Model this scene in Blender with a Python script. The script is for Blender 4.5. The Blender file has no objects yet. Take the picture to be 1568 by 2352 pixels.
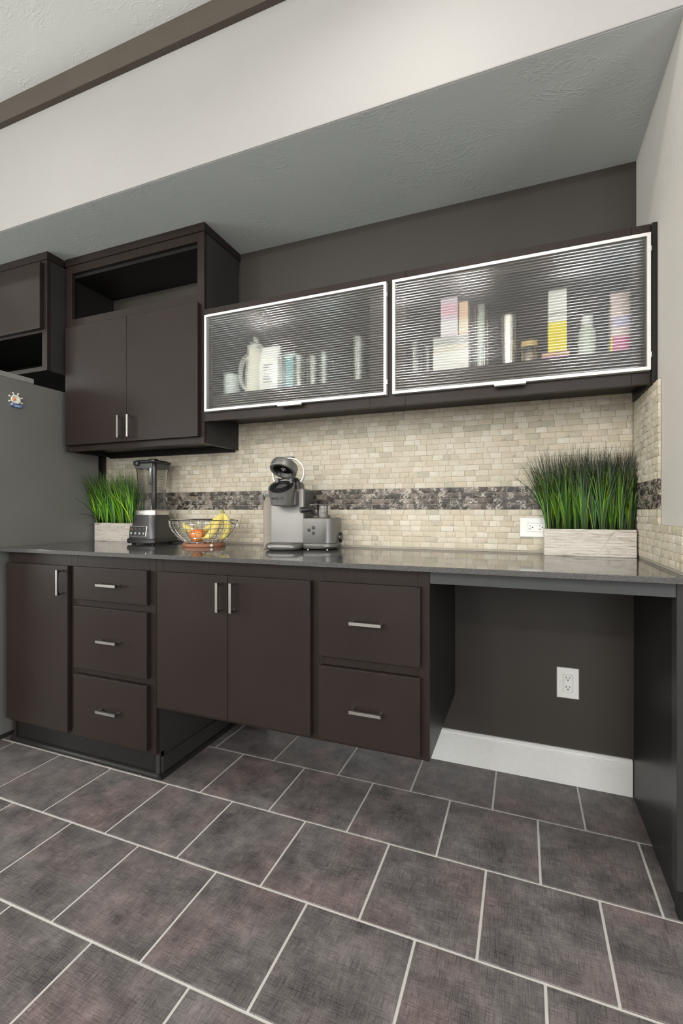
import bpy, bmesh, math, random
from mathutils import Vector, Matrix
random.seed(7)
R = math.radians
SC = bpy.context.scene
COL = SC.collection

# ------------------------------------------------------------------ camera
cd = bpy.data.cameras.new('camera')
cam = bpy.data.objects.new('camera', cd); COL.objects.link(cam)
cd.sensor_fit = 'VERTICAL'; cd.sensor_height = 36.0
cd.lens = 36.0 * 1065.1 / 2352.0
cd.shift_y = -0.0014
cd.clip_start = 0.05
cam.location = (0.0, -2.0513, 1.0872)
cam.rotation_euler = (R(90), 0, 0.3735)
SC.camera = cam

# ------------------------------------------------------------------ world, exposure, daylight
SC.view_settings.view_transform = 'Standard'
SC.view_settings.look = 'None'
SC.view_settings.gamma = 1.0
SC.view_settings.use_curve_mapping = False
SC.view_settings.exposure = -0.52
w = bpy.data.worlds.new('world'); SC.world = w; w.use_nodes = True
bg = w.node_tree.nodes['Background']
bg.inputs['Color'].default_value = (0.80, 0.92, 1.0, 1); bg.inputs['Strength'].default_value = 1.0

def area(name, loc, rot, sx, sy, power, color=(1, 1, 1), shape='RECTANGLE', spread=180):
    l = bpy.data.lights.new(name, 'AREA'); l.shape = shape; l.size = sx
    if shape in ('RECTANGLE', 'ELLIPSE'): l.size_y = sy
    l.energy = power; l.color = color; l.spread = R(spread)
    o = bpy.data.objects.new(name, l); COL.objects.link(o)
    o.location = loc; o.rotation_euler = rot
    return o
# daylight falling in through the windows behind the camera (rear wall) and through added side windows
REAR_Y = -5.4
X_LEFT = -5.2
WINS = [(-4.55, 0.70), (-2.75, 0.70), (-1.15, 0.80), (1.15, 1.0)]     # centre x, width
WPOW = [52, 55, 78, 98]
WCOL = [(0.93, 1.0, 0.97), (0.93, 1.0, 0.97), (1.0, 0.95, 0.94), (0.94, 0.97, 1.0)]
for (wx, ww), p, c in zip(WINS, WPOW, WCOL):
    area('window_daylight', (wx, REAR_Y - 0.20, 1.70), (R(100), 0, 0), ww, 1.85, p, c)
area('added_side_daylight', (3.30, -3.2, 1.6), (R(90), 0, R(90)), 1.8, 1.9, 150, (0.97, 0.98, 1.0))  # added light, brightens the sides that face right
area('added_side_daylight', (X_LEFT - 0.20, -3.0, 1.6), (R(96), 0, R(-90)), 1.8, 1.9, 160, (0.96, 1.0, 0.98))  # added light, brightens the alcove's right wall
# recessed ceiling lamps of the room
LAMPS = [(-0.30, -1.25), (-1.9, -1.30), (-3.8, -1.35)]
for lx, ly in LAMPS:
    area('ceiling_lamp_light', (lx, ly, 2.985), (0, 0, 0), 0.14, 0.14, 14 if lx > -1 else 5, (1.0, 0.94, 0.88), 'DISK', 150)
# flush globe lamps on the ceiling behind the camera
GLOBES = [(-3.2, -4.6), (-1.4, -4.6), (0.5, -4.6)]

# ------------------------------------------------------------------ helpers
def box(bm, x0, x1, y0, y1, z0, z1, bev=0.0, seg=2):
    m = Matrix.Translation(((x0 + x1) / 2, (y0 + y1) / 2, (z0 + z1) / 2)) @ Matrix.Diagonal((abs(x1 - x0), abs(y1 - y0), abs(z1 - z0), 1))
    r = bmesh.ops.create_cube(bm, size=1.0, matrix=m)
    if bev > 0:
        vs = r['verts']; es = set(e for v in vs for e in v.link_edges)
        bmesh.ops.bevel(bm, geom=list(es), offset=bev, segments=seg, affect='EDGES', profile=0.5)
    return bm
def bx(*a, **k): return box(bmesh.new(), *a, **k)

def tube(bm, pts, r, n=6, closed=False, caps=True):
    pts = [Vector(p) for p in pts]; N = len(pts)
    rr = r if isinstance(r, (list, tuple)) else [r] * N
    rings = []; up = Vector((0, 0, 1)); prev = None
    for i, p in enumerate(pts):
        if closed: t = pts[(i + 1) % N] - pts[i - 1]
        else: t = pts[min(i + 1, N - 1)] - pts[max(i - 1, 0)]
        t.normalize()
        if prev is None:
            a = t.cross(up)
            if a.length < 1e-3: a = t.cross(Vector((1, 0, 0)))
        else: a = prev - t * prev.dot(t)
        a.normalize(); prev = a; b = t.cross(a)
        rings.append([bm.verts.new(p + (a * math.cos(2 * math.pi * k / n) + b * math.sin(2 * math.pi * k / n)) * rr[i]) for k in range(n)])
    for i in range(N if closed else N - 1):
        A = rings[i]; B = rings[(i + 1) % N]
        for k in range(n):
            f = bm.faces.new((A[k], A[(k + 1) % n], B[(k + 1) % n], B[k])); f.smooth = True
    if caps and not closed:
        bm.faces.new(rings[0][::-1]); bm.faces.new(rings[-1])
    return bm

def lathe(bm, prof, n=32, c=(0, 0, 0), M=None, capb=True, capt=True):
    rings = []
    for r, z in prof:
        ring = []
        for k in range(n):
            a = 2 * math.pi * k / n
            v = Vector((r * math.cos(a), r * math.sin(a), z))
            if M is not None: v = M @ v
            ring.append(bm.verts.new(v + Vector(c)))
        rings.append(ring)
    for A, B in zip(rings, rings[1:]):
        for k in range(n):
            f = bm.faces.new((A[k], A[(k + 1) % n], B[(k + 1) % n], B[k])); f.smooth = True
    if capb: bm.faces.new(rings[0][::-1])
    if capt: bm.faces.new(rings[-1])
    return bm

def loft(bm, loops, cap=True, smooth=True):
    rings = [[bm.verts.new(p) for p in L] for L in loops]
    n = len(rings[0])
    for A, B in zip(rings, rings[1:]):
        for k in range(n):
            f = bm.faces.new((A[k], A[(k + 1) % n], B[(k + 1) % n], B[k])); f.smooth = smooth
    if cap:
        bm.faces.new(rings[0][::-1]); bm.faces.new(rings[-1])
    return bm

def rrect(x0, x1, y0, y1, r, z, n=5):
    """rounded rectangle loop, counter-clockwise; r = one radius or (x0y0, x1y0, x1y1, x0y1)"""
    rs = r if isinstance(r, (list, tuple)) else (r,) * 4
    out = []
    for (cx, cy, a0), q in zip(((x0, y0, 180), (x1, y0, 270), (x1, y1, 0), (x0, y1, 90)), rs):
        q = max(q, 1e-4)
        ox = cx + (q if cx == x0 else -q); oy = cy + (q if cy == y0 else -q)
        for k in range(n + 1):
            a = R(a0 + 90 * k / n); out.append((ox + q * math.cos(a), oy + q * math.sin(a), z))
    return out

def obj(name, bm, mat, parent=None, sharp=35, local=False):
    me = bpy.data.meshes.new(name)
    bmesh.ops.recalc_face_normals(bm, faces=bm.faces[:])
    bm.to_mesh(me); bm.free()
    for m in (mat if isinstance(mat, (list, tuple)) else [mat]): me.materials.append(m)
    if sharp and any(p.use_smooth for p in me.polygons): me.set_sharp_from_angle(angle=R(sharp))
    o = bpy.data.objects.new(name, me); COL.objects.link(o)
    if parent is not None:
        o.parent = parent
        if parent.type == 'EMPTY' and not local: o.location = -parent.location
    return o
def tag(o, label=None, cat=None, group=None, kind=None):
    if label: o['label'] = label
    if cat: o['category'] = cat
    if group: o['group'] = group
    if kind: o['kind'] = kind
    return o
def thing(name, loc, label, cat, group=None, rz=0.0):
    o = bpy.data.objects.new(name, None); COL.objects.link(o)
    o.empty_display_size = 0.05
    o.location = loc; o.rotation_euler = (0, 0, rz)
    return tag(o, label, cat, group)
def struct(name, bm, mat, label=None):
    o = obj(name, bm, mat); o['kind'] = 'structure'
    if label: o['label'] = label
    return o
def text_mesh(name, s, size, mat, parent, M, depth=0.0006, spacing=1.0, local=True):
    c = bpy.data.curves.new(name, 'FONT'); c.body = s; c.size = size; c.extrude = depth
    c.align_x = 'CENTER'; c.align_y = 'CENTER'; c.space_character = spacing
    t = bpy.data.objects.new(name, c); COL.objects.link(t)
    dg = bpy.context.evaluated_depsgraph_get()
    me = bpy.data.meshes.new_from_object(t.evaluated_get(dg))
    bpy.data.objects.remove(t); bpy.data.curves.remove(c)
    me.name = name; me.materials.clear(); me.materials.append(mat)
    me.transform(M)
    o = bpy.data.objects.new(name, me); COL.objects.link(o); o.parent = parent
    if parent.type == 'EMPTY' and not local: o.location = -parent.location
    return o

# ------------------------------------------------------------------ materials
class N:
    def __init__(s, name):
        s.m = bpy.data.materials.new(name); s.m.use_nodes = True
        s.t = s.m.node_tree; s.b = s.t.nodes['Principled BSDF']; s.out = s.t.nodes['Material Output']
    def new(s, ty, **k):
        n = s.t.nodes.new(ty)
        for a, v in k.items(): setattr(n, a, v)
        return n
    def link(s, a, b): s.t.links.new(a, b)
    def coord(s, kind='Object', scale=(1, 1, 1)):
        if kind == 'World': src = s.new('ShaderNodeNewGeometry').outputs['Position']
        else: src = s.new('ShaderNodeTexCoord').outputs[kind]
        mp = s.new('ShaderNodeMapping'); mp.inputs['Scale'].default_value = scale
        s.link(src, mp.inputs['Vector']); return mp.outputs['Vector']
    def noise(s, vec, scale, detail=4, rough=0.55, dist=0.0):
        n = s.new('ShaderNodeTexNoise'); n.inputs['Scale'].default_value = scale
        n.inputs['Detail'].default_value = detail; n.inputs['Roughness'].default_value = rough
        n.inputs['Distortion'].default_value = dist
        s.link(vec, n.inputs['Vector']); return n.outputs['Fac']
    def ramp(s, fac, stops):
        n = s.new('ShaderNodeValToRGB'); e = n.color_ramp.elements
        while len(e) < len(stops): e.new(0.5)
        for q, (p, c) in zip(e, stops):
            q.position = p; q.color = (*c, 1) if len(c) == 3 else c
        s.link(fac, n.inputs['Fac']); return n.outputs['Color']
    def mix(s, fac, a, b, mode='MIX'):
        n = s.new('ShaderNodeMix', data_type='RGBA', blend_type=mode)
        for sock, v in ((n.inputs[0], fac), (n.inputs[6], a), (n.inputs[7], b)):
            if isinstance(v, (int, float)): sock.default_value = v
            elif isinstance(v, (tuple, list)): sock.default_value = (*v, 1) if len(v) == 3 else v
            else: s.link(v, sock)
        return n.outputs[2]
    def math(s, op, a, b=0.0):
        n = s.new('ShaderNodeMath', operation=op)
        for sock, v in ((n.inputs[0], a), (n.inputs[1], b)):
            if isinstance(v, (int, float)): sock.default_value = v
            else: s.link(v, sock)
        return n.outputs[0]
    def bump(s, h, strength, dist=0.01):
        n = s.new('ShaderNodeBump'); n.inputs['Strength'].default_value = strength; n.inputs['Distance'].default_value = dist
        s.link(h, n.inputs['Height']); s.link(n.outputs['Normal'], s.b.inputs['Normal'])
    def set(s, **k):
        for a, v in k.items():
            i = s.b.inputs[a.replace('_', ' ')]
            if isinstance(v, (int, float)): i.default_value = v
            elif isinstance(v, (tuple, list)): i.default_value = (*v, 1) if len(v) == 3 else v
            else: s.link(v, i)
        return s

def plain(name, col, rough=0.5, metal=0.0, **k):
    n = N(name); v = n.coord('Object'); f = n.noise(v, 60, 3)
    a = tuple(c * 0.93 for c in col); b = tuple(min(1, c * 1.06) for c in col)
    n.set(Base_Color=n.mix(f, a, b), Roughness=rough, Metallic=metal, **k)
    return n.m
def paint(name, col, bump=0.25, rough=0.6, var=0.04):
    n = N(name); v = n.coord('World')
    big = n.noise(v, 2.2, 3); tr = n.noise(n.coord('World', (1, 1.7, 1)), 11, 4, 0.5, 0.9); fine = n.noise(v, 160, 2)
    ridge = n.ramp(tr, [(0.46, (0, 0, 0)), (0.50, (1, 1, 1)), (0.54, (0, 0, 0))])
    msk = n.ramp(n.noise(v, 4.0, 2), [(0.44, (0, 0, 0)), (0.74, (1, 1, 1))])
    h = n.math('ADD', n.math('MULTIPLY', n.math('MULTIPLY', ridge, msk), 1.0), n.math('MULTIPLY', fine, 0.25))
    n.set(Base_Color=n.mix(big, tuple(c * (1 - var) for c in col), tuple(c * (1 + var) for c in col)), Roughness=rough, Specular_IOR_Level=0.35)
    n.bump(h, bump, 0.004); return n.m
def wood(name, c1, c2, rough=0.38, axis='z'):
    n = N(name)
    sc = {'z': (9, 9, 0.7), 'x': (0.7, 9, 9), 'y': (9, 0.7, 9)}[axis]
    v = n.coord('World', sc); g = n.noise(v, 9, 5, 0.6, 0.4)
    cl = n.noise(n.coord('World'), 3.5, 3, 0.5)
    col = n.mix(g, c1, c2); col = n.mix(n.math('MULTIPLY', cl, 0.45), col, tuple(q * 1.35 for q in c2))
    sp = n.noise(n.coord('World'), 95, 2, 0.4)
    chips = n.ramp(sp, [(0.79, (0, 0, 0)), (0.81, (1, 1, 1))])
    col = n.mix(n.math('MULTIPLY', chips, 0.35), col, (0.22, 0.19, 0.17))
    n.set(Base_Color=col, Roughness=n.math('ADD', n.math('MULTIPLY', cl, 0.16), rough - 0.08), Specular_IOR_Level=0.18)
    n.bump(g, 0.06, 0.002); return n.m

M = {}
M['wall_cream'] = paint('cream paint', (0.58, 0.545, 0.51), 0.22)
M['bulkhead'] = paint('cream paint darkened against light', (0.320, 0.308, 0.298), 0.16)  # cream paint darkened to offset the strong light on the bulkhead
M['ceiling_white'] = paint('white ceiling paint', (0.82, 0.825, 0.80), 0.22)
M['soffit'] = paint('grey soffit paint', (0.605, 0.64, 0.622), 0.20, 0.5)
M['wall_dark'] = paint('dark taupe wall paint', (0.043, 0.037, 0.0315), 0.10, 0.55)
M['wood'] = wood('espresso stained wood', (0.0135, 0.0090, 0.0078), (0.0225, 0.0158, 0.0138))
M['wood_x'] = wood('espresso stained wood, level grain', (0.0135, 0.0090, 0.0078), (0.0225, 0.0158, 0.0138), 0.38, 'x')
M['wood_dark'] = wood('near black stained wood', (0.010, 0.0092, 0.0086), (0.016, 0.015, 0.014), 0.34)
M['wood_side_lit'] = wood('worn dark side panel wood', (0.022, 0.0205, 0.0195), (0.034, 0.032, 0.031), 0.36)  # lighter wood: light and sheen on the side panels put into colour
M['wood_sheen'] = wood('grey painted semi gloss rail', (0.044, 0.046, 0.046), (0.060, 0.063, 0.063), 0.30, 'x')  # window reflection on the rail put into its lighter grey
M['beam'] = wood('brown painted beam wood', (0.062, 0.050, 0.040), (0.080, 0.066, 0.054), 0.5, 'x')
M['nickel'] = plain('brushed nickel', (0.44, 0.42, 0.395), 0.34, 1.0)
M['chrome'] = plain('chrome wire', (0.70, 0.69, 0.68), 0.16, 1.0)
M['alu'] = plain('white satin aluminium', (0.66, 0.65, 0.63), 0.4, 0.2)
M['white_gloss'] = plain('white trim paint', (0.70, 0.70, 0.69), 0.35)
M['outlet'] = plain('white outlet plastic', (0.80, 0.80, 0.77), 0.35)
M['slot'] = plain('black outlet slot', (0.01, 0.01, 0.01), 0.5)
M['black'] = plain('black plastic', (0.012, 0.012, 0.013), 0.28)
M['soft_black'] = plain('matt black rubber', (0.016, 0.016, 0.016), 0.6)
M['dark_grey'] = plain('dark grey plastic', (0.060, 0.062, 0.060), 0.4)
M['copper'] = plain('copper brown wood ring', (0.30, 0.13, 0.075), 0.35)
M['soil'] = plain('dark planter foam', (0.02, 0.025, 0.012), 0.9)

def m_steel(name, c, rough, metal=0.9, axis=(1, 1, 60)):
    n = N(name); v = n.coord('Object', axis); f = n.noise(v, 8, 3)
    n.set(Base_Color=n.mix(f, tuple(q * 0.92 for q in c), tuple(q * 1.08 for q in c)), Metallic=metal,
          Roughness=n.math('ADD', n.math('MULTIPLY', f, 0.1), rough)); return n.m
M['silver'] = m_steel('brushed silver grey plastic', (0.20, 0.194, 0.185), 0.36, 0.6)
M['silver_hi'] = m_steel('bright brushed steel', (0.62, 0.60, 0.58), 0.22, 1.0)
M['gunmetal'] = m_steel('gunmetal grey plastic', (0.075, 0.073, 0.073), 0.26, 0.75)
def m_fridge():
    n = N('dark textured stainless'); v = n.coord('Object'); f = n.noise(v, 420, 2); g = n.noise(v, 3, 2)
    n.set(Base_Color=n.mix(g, (0.15, 0.15, 0.138), (0.18, 0.18, 0.166)), Metallic=0.2, Roughness=0.42)
    n.bump(f, 0.12, 0.001); return n.m
M['fridge'] = m_fridge()
M['fridge_light'] = plain('light grey hinge plastic', (0.22, 0.22, 0.20), 0.5)

def m_counter():
    n = N('dark grey speckled quartz'); v = n.coord('World')
    f = n.noise(v, 520, 2, 0.7); g = n.noise(v, 230, 2, 0.6)
    c = n.ramp(f, [(0.36, (0.040, 0.039, 0.039)), (0.52, (0.068, 0.066, 0.066)), (0.68, (0.115, 0.113, 0.114))])
    c = n.mix(n.ramp(g, [(0.62, (0, 0, 0)), (0.74, (1, 1, 1))]), c, (0.10, 0.098, 0.10))
    n.set(Base_Color=c, Roughness=0.07, Specular_IOR_Level=0.75); return n.m
M['counter'] = m_counter()

def m_tile():
    n = N('slate grey woven look porcelain'); v = n.coord('World')
    rnd = n.new('ShaderNodeObjectInfo').outputs['Random']
    off = n.new('ShaderNodeCombineXYZ'); n.link(n.math('MULTIPLY', rnd, 37.0), off.inputs[0]); n.link(n.math('MULTIPLY', rnd, 91.0), off.inputs[1])
    va = n.new('ShaderNodeVectorMath', operation='ADD'); n.link(v, va.inputs[0]); n.link(off.outputs[0], va.inputs[1]); v2 = va.outputs[0]
    def stretch(sc):
        mp = n.new('ShaderNodeMapping'); mp.inputs['Scale'].default_value = sc; n.link(v2, mp.inputs['Vector']); return mp.outputs['Vector']
    a = n.noise(stretch((20, 470, 20)), 1.0, 4, 0.62, 0.2); b = n.noise(stretch((470, 20, 20)), 1.0, 4, 0.62, 0.2)
    bl = n.noise(v2, 9, 6, 0.68); fn = n.noise(v2, 330, 3, 0.7)
    th = n.math('MULTIPLY', n.ramp(a, [(0.30, (0, 0, 0)), (0.52, (1, 1, 1))]), n.ramp(b, [(0.30, (0, 0, 0)), (0.52, (1, 1, 1))]))
    k = n.math('ADD', n.math('MULTIPLY', th, 0.22), n.math('ADD', n.math('MULTIPLY', bl, 0.76), n.math('MULTIPLY', fn, 0.30)))
    c = n.ramp(k, [(0.28, (0.008, 0.0068, 0.0068)), (0.46, (0.040, 0.035, 0.0345)), (0.72, (0.135, 0.123, 0.121)), (1.0, (0.28, 0.264, 0.258))])
    warm = n.ramp(n.noise(v2, 4.5, 2), [(0.46, (0, 0, 0)), (0.66, (1, 1, 1))])
    c = n.mix(n.math('MULTIPLY', warm, 0.55), c, (1.18, 0.90, 0.89), 'MULTIPLY')
    n.set(Base_Color=c, Roughness=n.math('ADD', n.math('MULTIPLY', bl, 0.2), 0.30), Specular_IOR_Level=0.36)
    n.bump(k, 0.12, 0.002); return n.m
M['tile'] = m_tile()
M['grout'] = plain('pale grey grout', (0.58, 0.56, 0.53), 0.85)

def m_stone(name, c, var=0.12):
    n = N(name); v = n.coord('World'); f = n.noise(v, 70, 5, 0.65, 0.5); g = n.noise(v, 16, 3)
    pit = n.ramp(n.noise(v, 210, 2), [(0.70, (0, 0, 0)), (0.78, (1, 1, 1))])
    col = n.mix(f, tuple(q * (1 - var) for q in c), tuple(min(1, q * (1 + var)) for q in c))
    col = n.mix(n.math('MULTIPLY', pit, 0.35), col, tuple(q * 0.6 for q in c))
    n.set(Base_Color=col, Roughness=0.62, Specular_IOR_Level=0.3)
    n.bump(n.math('ADD', f, n.math('MULTIPLY', g, 0.5)), 0.55, 0.004); return n.m
LIGHT = [m_stone('travertine brick %d' % i, c) for i, c in enumerate([(0.575, 0.52, 0.415), (0.51, 0.455, 0.35), (0.62, 0.57, 0.475), (0.55, 0.48, 0.375), (0.46, 0.42, 0.33), (0.59, 0.525, 0.42)])]
def m_emperador(name, c0, c1, vein):
    n = N(name); v = n.coord('World'); d = n.noise(v, 60, 5)
    mp = n.new('ShaderNodeVectorMath', operation='SCALE'); 
    cmb = n.new('ShaderNodeCombineXYZ'); n.link(d, cmb.inputs[0]); n.link(d, cmb.inputs[2]); n.link(cmb.outputs[0], mp.inputs[0]); mp.inputs['Scale'].default_value = 0.055
    va = n.new('ShaderNodeVectorMath', operation='ADD'); n.link(v, va.inputs[0]); n.link(mp.outputs[0], va.inputs[1])
    vo = n.new('ShaderNodeTexVoronoi', feature='DISTANCE_TO_EDGE'); vo.inputs['Scale'].default_value = 88; n.link(va.outputs[0], vo.inputs['Vector'])
    ve = n.ramp(vo.outputs['Distance'], [(0.0, (1, 1, 1)), (0.06, (0.8, 0.8, 0.8)), (0.15, (0, 0, 0))])
    msk = n.ramp(n.noise(v, 45, 3), [(0.46, (0, 0, 0)), (0.60, (1, 1, 1))])
    f = n.noise(v, 55, 4)
    n.set(Base_Color=n.mix(n.math('MULTIPLY', ve, msk), n.mix(f, c0, c1), vein), Roughness=0.42)
    n.bump(f, 0.3, 0.002); return n.m
DARK = [m_emperador('brown veined marble brick 0', (0.016, 0.0125, 0.010), (0.045, 0.033, 0.026), (0.50, 0.45, 0.39)),
        m_emperador('brown veined marble brick 1', (0.030, 0.023, 0.018), (0.085, 0.063, 0.048), (0.54, 0.49, 0.42)),
        m_emperador('brown veined marble brick 2', (0.09, 0.070, 0.055), (0.24, 0.19, 0.155), (0.56, 0.51, 0.44))]
M['brick_grout'] = plain('sandy grout bed', (0.36, 0.325, 0.27), 0.9)

def m_glass_pane(name, refr=True, tint=(0.93, 0.95, 0.93), gloss=0.14, rough=0.03):
    n = N(name); t = n.t
    for q in list(t.nodes):
        if q != n.out: t.nodes.remove(q)
    tr = n.new('ShaderNodeBsdfTransparent'); tr.inputs[0].default_value = (*tint, 1)
    gl = n.new('ShaderNodeBsdfGlossy'); gl.inputs['Roughness'].default_value = rough; gl.inputs['Color'].default_value = (1, 1, 1, 1)
    body = tr.outputs[0]
    if refr:
        rf = n.new('ShaderNodeBsdfRefraction'); rf.inputs['IOR'].default_value = 1.12; rf.inputs['Roughness'].default_value = 0.04
        rf.inputs['Color'].default_value = (*tint, 1)
        mx = n.new('ShaderNodeMixShader'); mx.inputs[0].default_value = 0.55
        n.link(tr.outputs[0], mx.inputs[1]); n.link(rf.outputs[0], mx.inputs[2]); body = mx.outputs[0]
    if gloss < 0: n.link(body, n.out.inputs['Surface']); return n.m
    fr = n.new('ShaderNodeLayerWeight'); fr.inputs['Blend'].default_value = 0.18
    k = n.math('ADD', n.math('MULTIPLY', fr.outputs['Fresnel'], 0.9), gloss)
    m2 = n.new('ShaderNodeMixShader'); n.link(k, m2.inputs[0]); n.link(body, m2.inputs[1]); n.link(gl.outputs[0], m2.inputs[2])
    n.link(m2.outputs[0], n.out.inputs['Surface']); return n.m
M['ribbed'] = m_glass_pane('ribbed clear glass', True, (0.93, 0.94, 0.91), 0.075, 0.15)
M['ribbed_back'] = m_glass_pane('flat back of ribbed glass', False, (0.97, 0.97, 0.96), -1)
M['glass'] = m_glass_pane('clear drinking glass', False, (0.90, 0.93, 0.93), 0.12, 0.04)
M['window_glass'] = m_glass_pane('window glass', False, (0.97, 0.98, 0.97), 0.0, 0.02)
M['jar'] = m_glass_pane('smoky clear jar plastic', False, (0.83, 0.83, 0.82), 0.05, 0.08)
def m_tank():
    n = N('frosted water tank plastic'); n.set(Base_Color=(0.42, 0.37, 0.32), Roughness=0.35, Transmission_Weight=0.35, Metallic=0.0, IOR=1.2); return n.m
M['tank'] = m_tank()

def m_grass():
    n = N('green artificial grass'); at = n.new('ShaderNodeVertexColor'); at.layer_name = 'blade'
    n.set(Base_Color=at.outputs['Color'], Roughness=0.45, Specular_IOR_Level=0.4); return n.m
M['grass'] = m_grass()
def m_whitewash():
    n = N('whitewashed carved wood'); v = n.coord('Object', (3, 3, 26)); f = n.noise(v, 5, 5, 0.65, 0.6); b = n.noise(n.coord('Object'), 22, 3)
    c = n.ramp(f, [(0.34, (0.36, 0.31, 0.265)), (0.47, (0.56, 0.515, 0.46)), (0.7, (0.64, 0.60, 0.55))])
    c = n.mix(n.ramp(b, [(0.62, (0, 0, 0)), (0.78, (1, 1, 1))]), c, (0.40, 0.34, 0.29))
    n.set(Base_Color=c, Roughness=0.7); n.bump(f, 0.5, 0.003); return n.m
M['whitewash'] = m_whitewash()
def m_fruit(name, stops, sc=(1, 1, 1), s=14):
    n = N(name); v = n.coord('Object', sc); n.set(Base_Color=n.ramp(n.noise(v, s, 4), stops), Roughness=0.35); return n.m
M['banana'] = m_fruit('yellow banana skin', [(0.30, (0.62, 0.52, 0.13)), (0.6, (0.76, 0.62, 0.20)), (0.80, (0.60, 0.44, 0.12))])
M['banana_tip'] = m_fruit('greenish banana stem', [(0.3, (0.32, 0.34, 0.08)), (0.7, (0.16, 0.12, 0.04))], s=60)
M['apple'] = m_fruit('orange red apple skin', [(0.36, (0.55, 0.10, 0.03)), (0.55, (0.68, 0.22, 0.05)), (0.72, (0.75, 0.38, 0.10))], (1, 1, 0.5), 26)

# ------------------------------------------------------------------ room
ZC, ZT = 2.417, 2.996                     # soffit and room ceiling heights
XW = 0.40                                 # alcove side wall
X0, X1 = X_LEFT, 3.2
YB = -0.588                               # bulkhead face
CT0, CT1 = 0.898, 0.9148                  # countertop

struct('wall_back', bx(X0, XW, 0.0, 0.1, -0.03, ZC + 0.03), M['wall_dark'], 'dark taupe painted back wall of the kitchen alcove')
wall_back = bpy.data.objects['wall_back']
wall_right = struct('wall_right', bx(XW, X1, YB, 0.1, -0.03, ZT), M['wall_cream'], 'cream painted side wall of the alcove')
struct('ceiling', bx(X0, XW, YB + 0.006, 0.0, ZC, ZC + 0.03), M['soffit'], 'grey textured soffit ceiling over the cabinets')
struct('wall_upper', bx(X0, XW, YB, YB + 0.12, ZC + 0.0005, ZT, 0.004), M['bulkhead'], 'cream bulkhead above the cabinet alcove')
struct('ceiling', bx(X0, X1, REAR_Y, YB + 0.12, ZT, ZT + 0.06), M['ceiling_white'], 'white textured ceiling of the room')
struct('trim_1', bx(X0, X1, -0.6145, YB, 2.901, ZT, 0.0015), M['beam'], 'dark brown beam along the top of the bulkhead')
bm = bmesh.new()
box(bm, X0 - 0.1, X0, REAR_Y, -3.9, -0.03, ZT); box(bm, X0 - 0.1, X0, -2.1, 0.1, -0.03, ZT)
box(bm, X0 - 0.1, X0, -3.9, -2.1, -0.03, 0.65); box(bm, X0 - 0.1, X0, -3.9, -2.1, 2.55, ZT)
struct('wall_left', bm, M['wall_cream'])
# rear wall with window openings
bm = bmesh.new(); xs = X0
for wx, ww in WINS:
    box(bm, xs, wx - ww / 2, REAR_Y - 0.1, REAR_Y, -0.03, ZT); xs = wx + ww / 2
    box(bm, wx - ww / 2, xs, REAR_Y - 0.1, REAR_Y, -0.03, 0.78); box(bm, wx - ww / 2, xs, REAR_Y - 0.1, REAR_Y, 2.68, ZT)
box(bm, xs, X1, REAR_Y - 0.1, REAR_Y, -0.03, ZT)
struct('wall_rear', bm, M['wall_cream'])
bm = bmesh.new()
box(bm, X1, X1 + 0.1, REAR_Y, -4.1, -0.03, ZT); box(bm, X1, X1 + 0.1, -2.3, YB, -0.03, ZT)
box(bm, X1, X1 + 0.1, -4.1, -2.3, -0.03, 0.65); box(bm, X1, X1 + 0.1, -4.1, -2.3, 2.55, ZT)
struct('wall_side', bm, M['wall_cream'])
def window(n, mk):
    o = thing('window_%d' % n, (0, 0, 0), None, None); o['kind'] = 'structure'
    mk(o); return o
def win_rear(wx, ww):
    def mk(o):
        a, b = wx - ww / 2, wx + ww / 2; y = REAR_Y - 0.06
        fr = bmesh.new()
        box(fr, a, a + 0.05, y - 0.03, y + 0.03, 0.78, 2.68); box(fr, b - 0.05, b, y - 0.03, y + 0.03, 0.78, 2.68)
        box(fr, a + 0.05, b - 0.05, y - 0.03, y + 0.03, 0.78, 0.83); box(fr, a + 0.05, b - 0.05, y - 0.03, y + 0.03, 2.63, 2.68)
        obj('window_frame', fr, M['white_gloss'], o)
        mu = bmesh.new(); box(mu, wx - 0.015, wx + 0.015, y - 0.015, y + 0.015, 0.83, 2.63)
        for z in (1.28, 1.73, 2.18): box(mu, a + 0.05, wx - 0.015, y - 0.015, y + 0.015, z - 0.012, z + 0.012); box(mu, wx + 0.015, b - 0.05, y - 0.015, y + 0.015, z - 0.012, z + 0.012)
        obj('muntin', mu, M['white_gloss'], o)
        obj('pane', bx(a + 0.05, b - 0.05, y - 0.02, y - 0.016, 0.83, 2.63), M['window_glass'], o)
    return mk
for i, (wx, ww) in enumerate(WINS): window(i + 1, win_rear(wx, ww))
def added_side_win(x, ya):
    def mk(o):
        yb_ = ya + 1.8; fr = bmesh.new()
        box(fr, x - 0.03, x + 0.03, ya, ya + 0.05, 0.65, 2.55); box(fr, x - 0.03, x + 0.03, yb_ - 0.05, yb_, 0.65, 2.55)
        box(fr, x - 0.03, x + 0.03, ya + 0.05, yb_ - 0.05, 0.65, 0.70); box(fr, x - 0.03, x + 0.03, ya + 0.05, yb_ - 0.05, 2.50, 2.55)
        obj('window_frame', fr, M['white_gloss'], o)
        obj('muntin', bx(x - 0.015, x + 0.015, ya + 0.88, ya + 0.92, 0.70, 2.50), M['white_gloss'], o)
        obj('pane', bx(x - 0.002, x + 0.002, ya + 0.05, ya + 0.88, 0.70, 2.50), M['window_glass'], o)
        obj('pane', bx(x - 0.002, x + 0.002, ya + 0.92, yb_ - 0.05, 0.70, 2.50), M['window_glass'], o)
    return mk
window(5, added_side_win(X1 + 0.06, -4.1)); window(6, added_side_win(X0 - 0.06, -3.9))  # side windows added to light the alcove and right-facing sides
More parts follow.
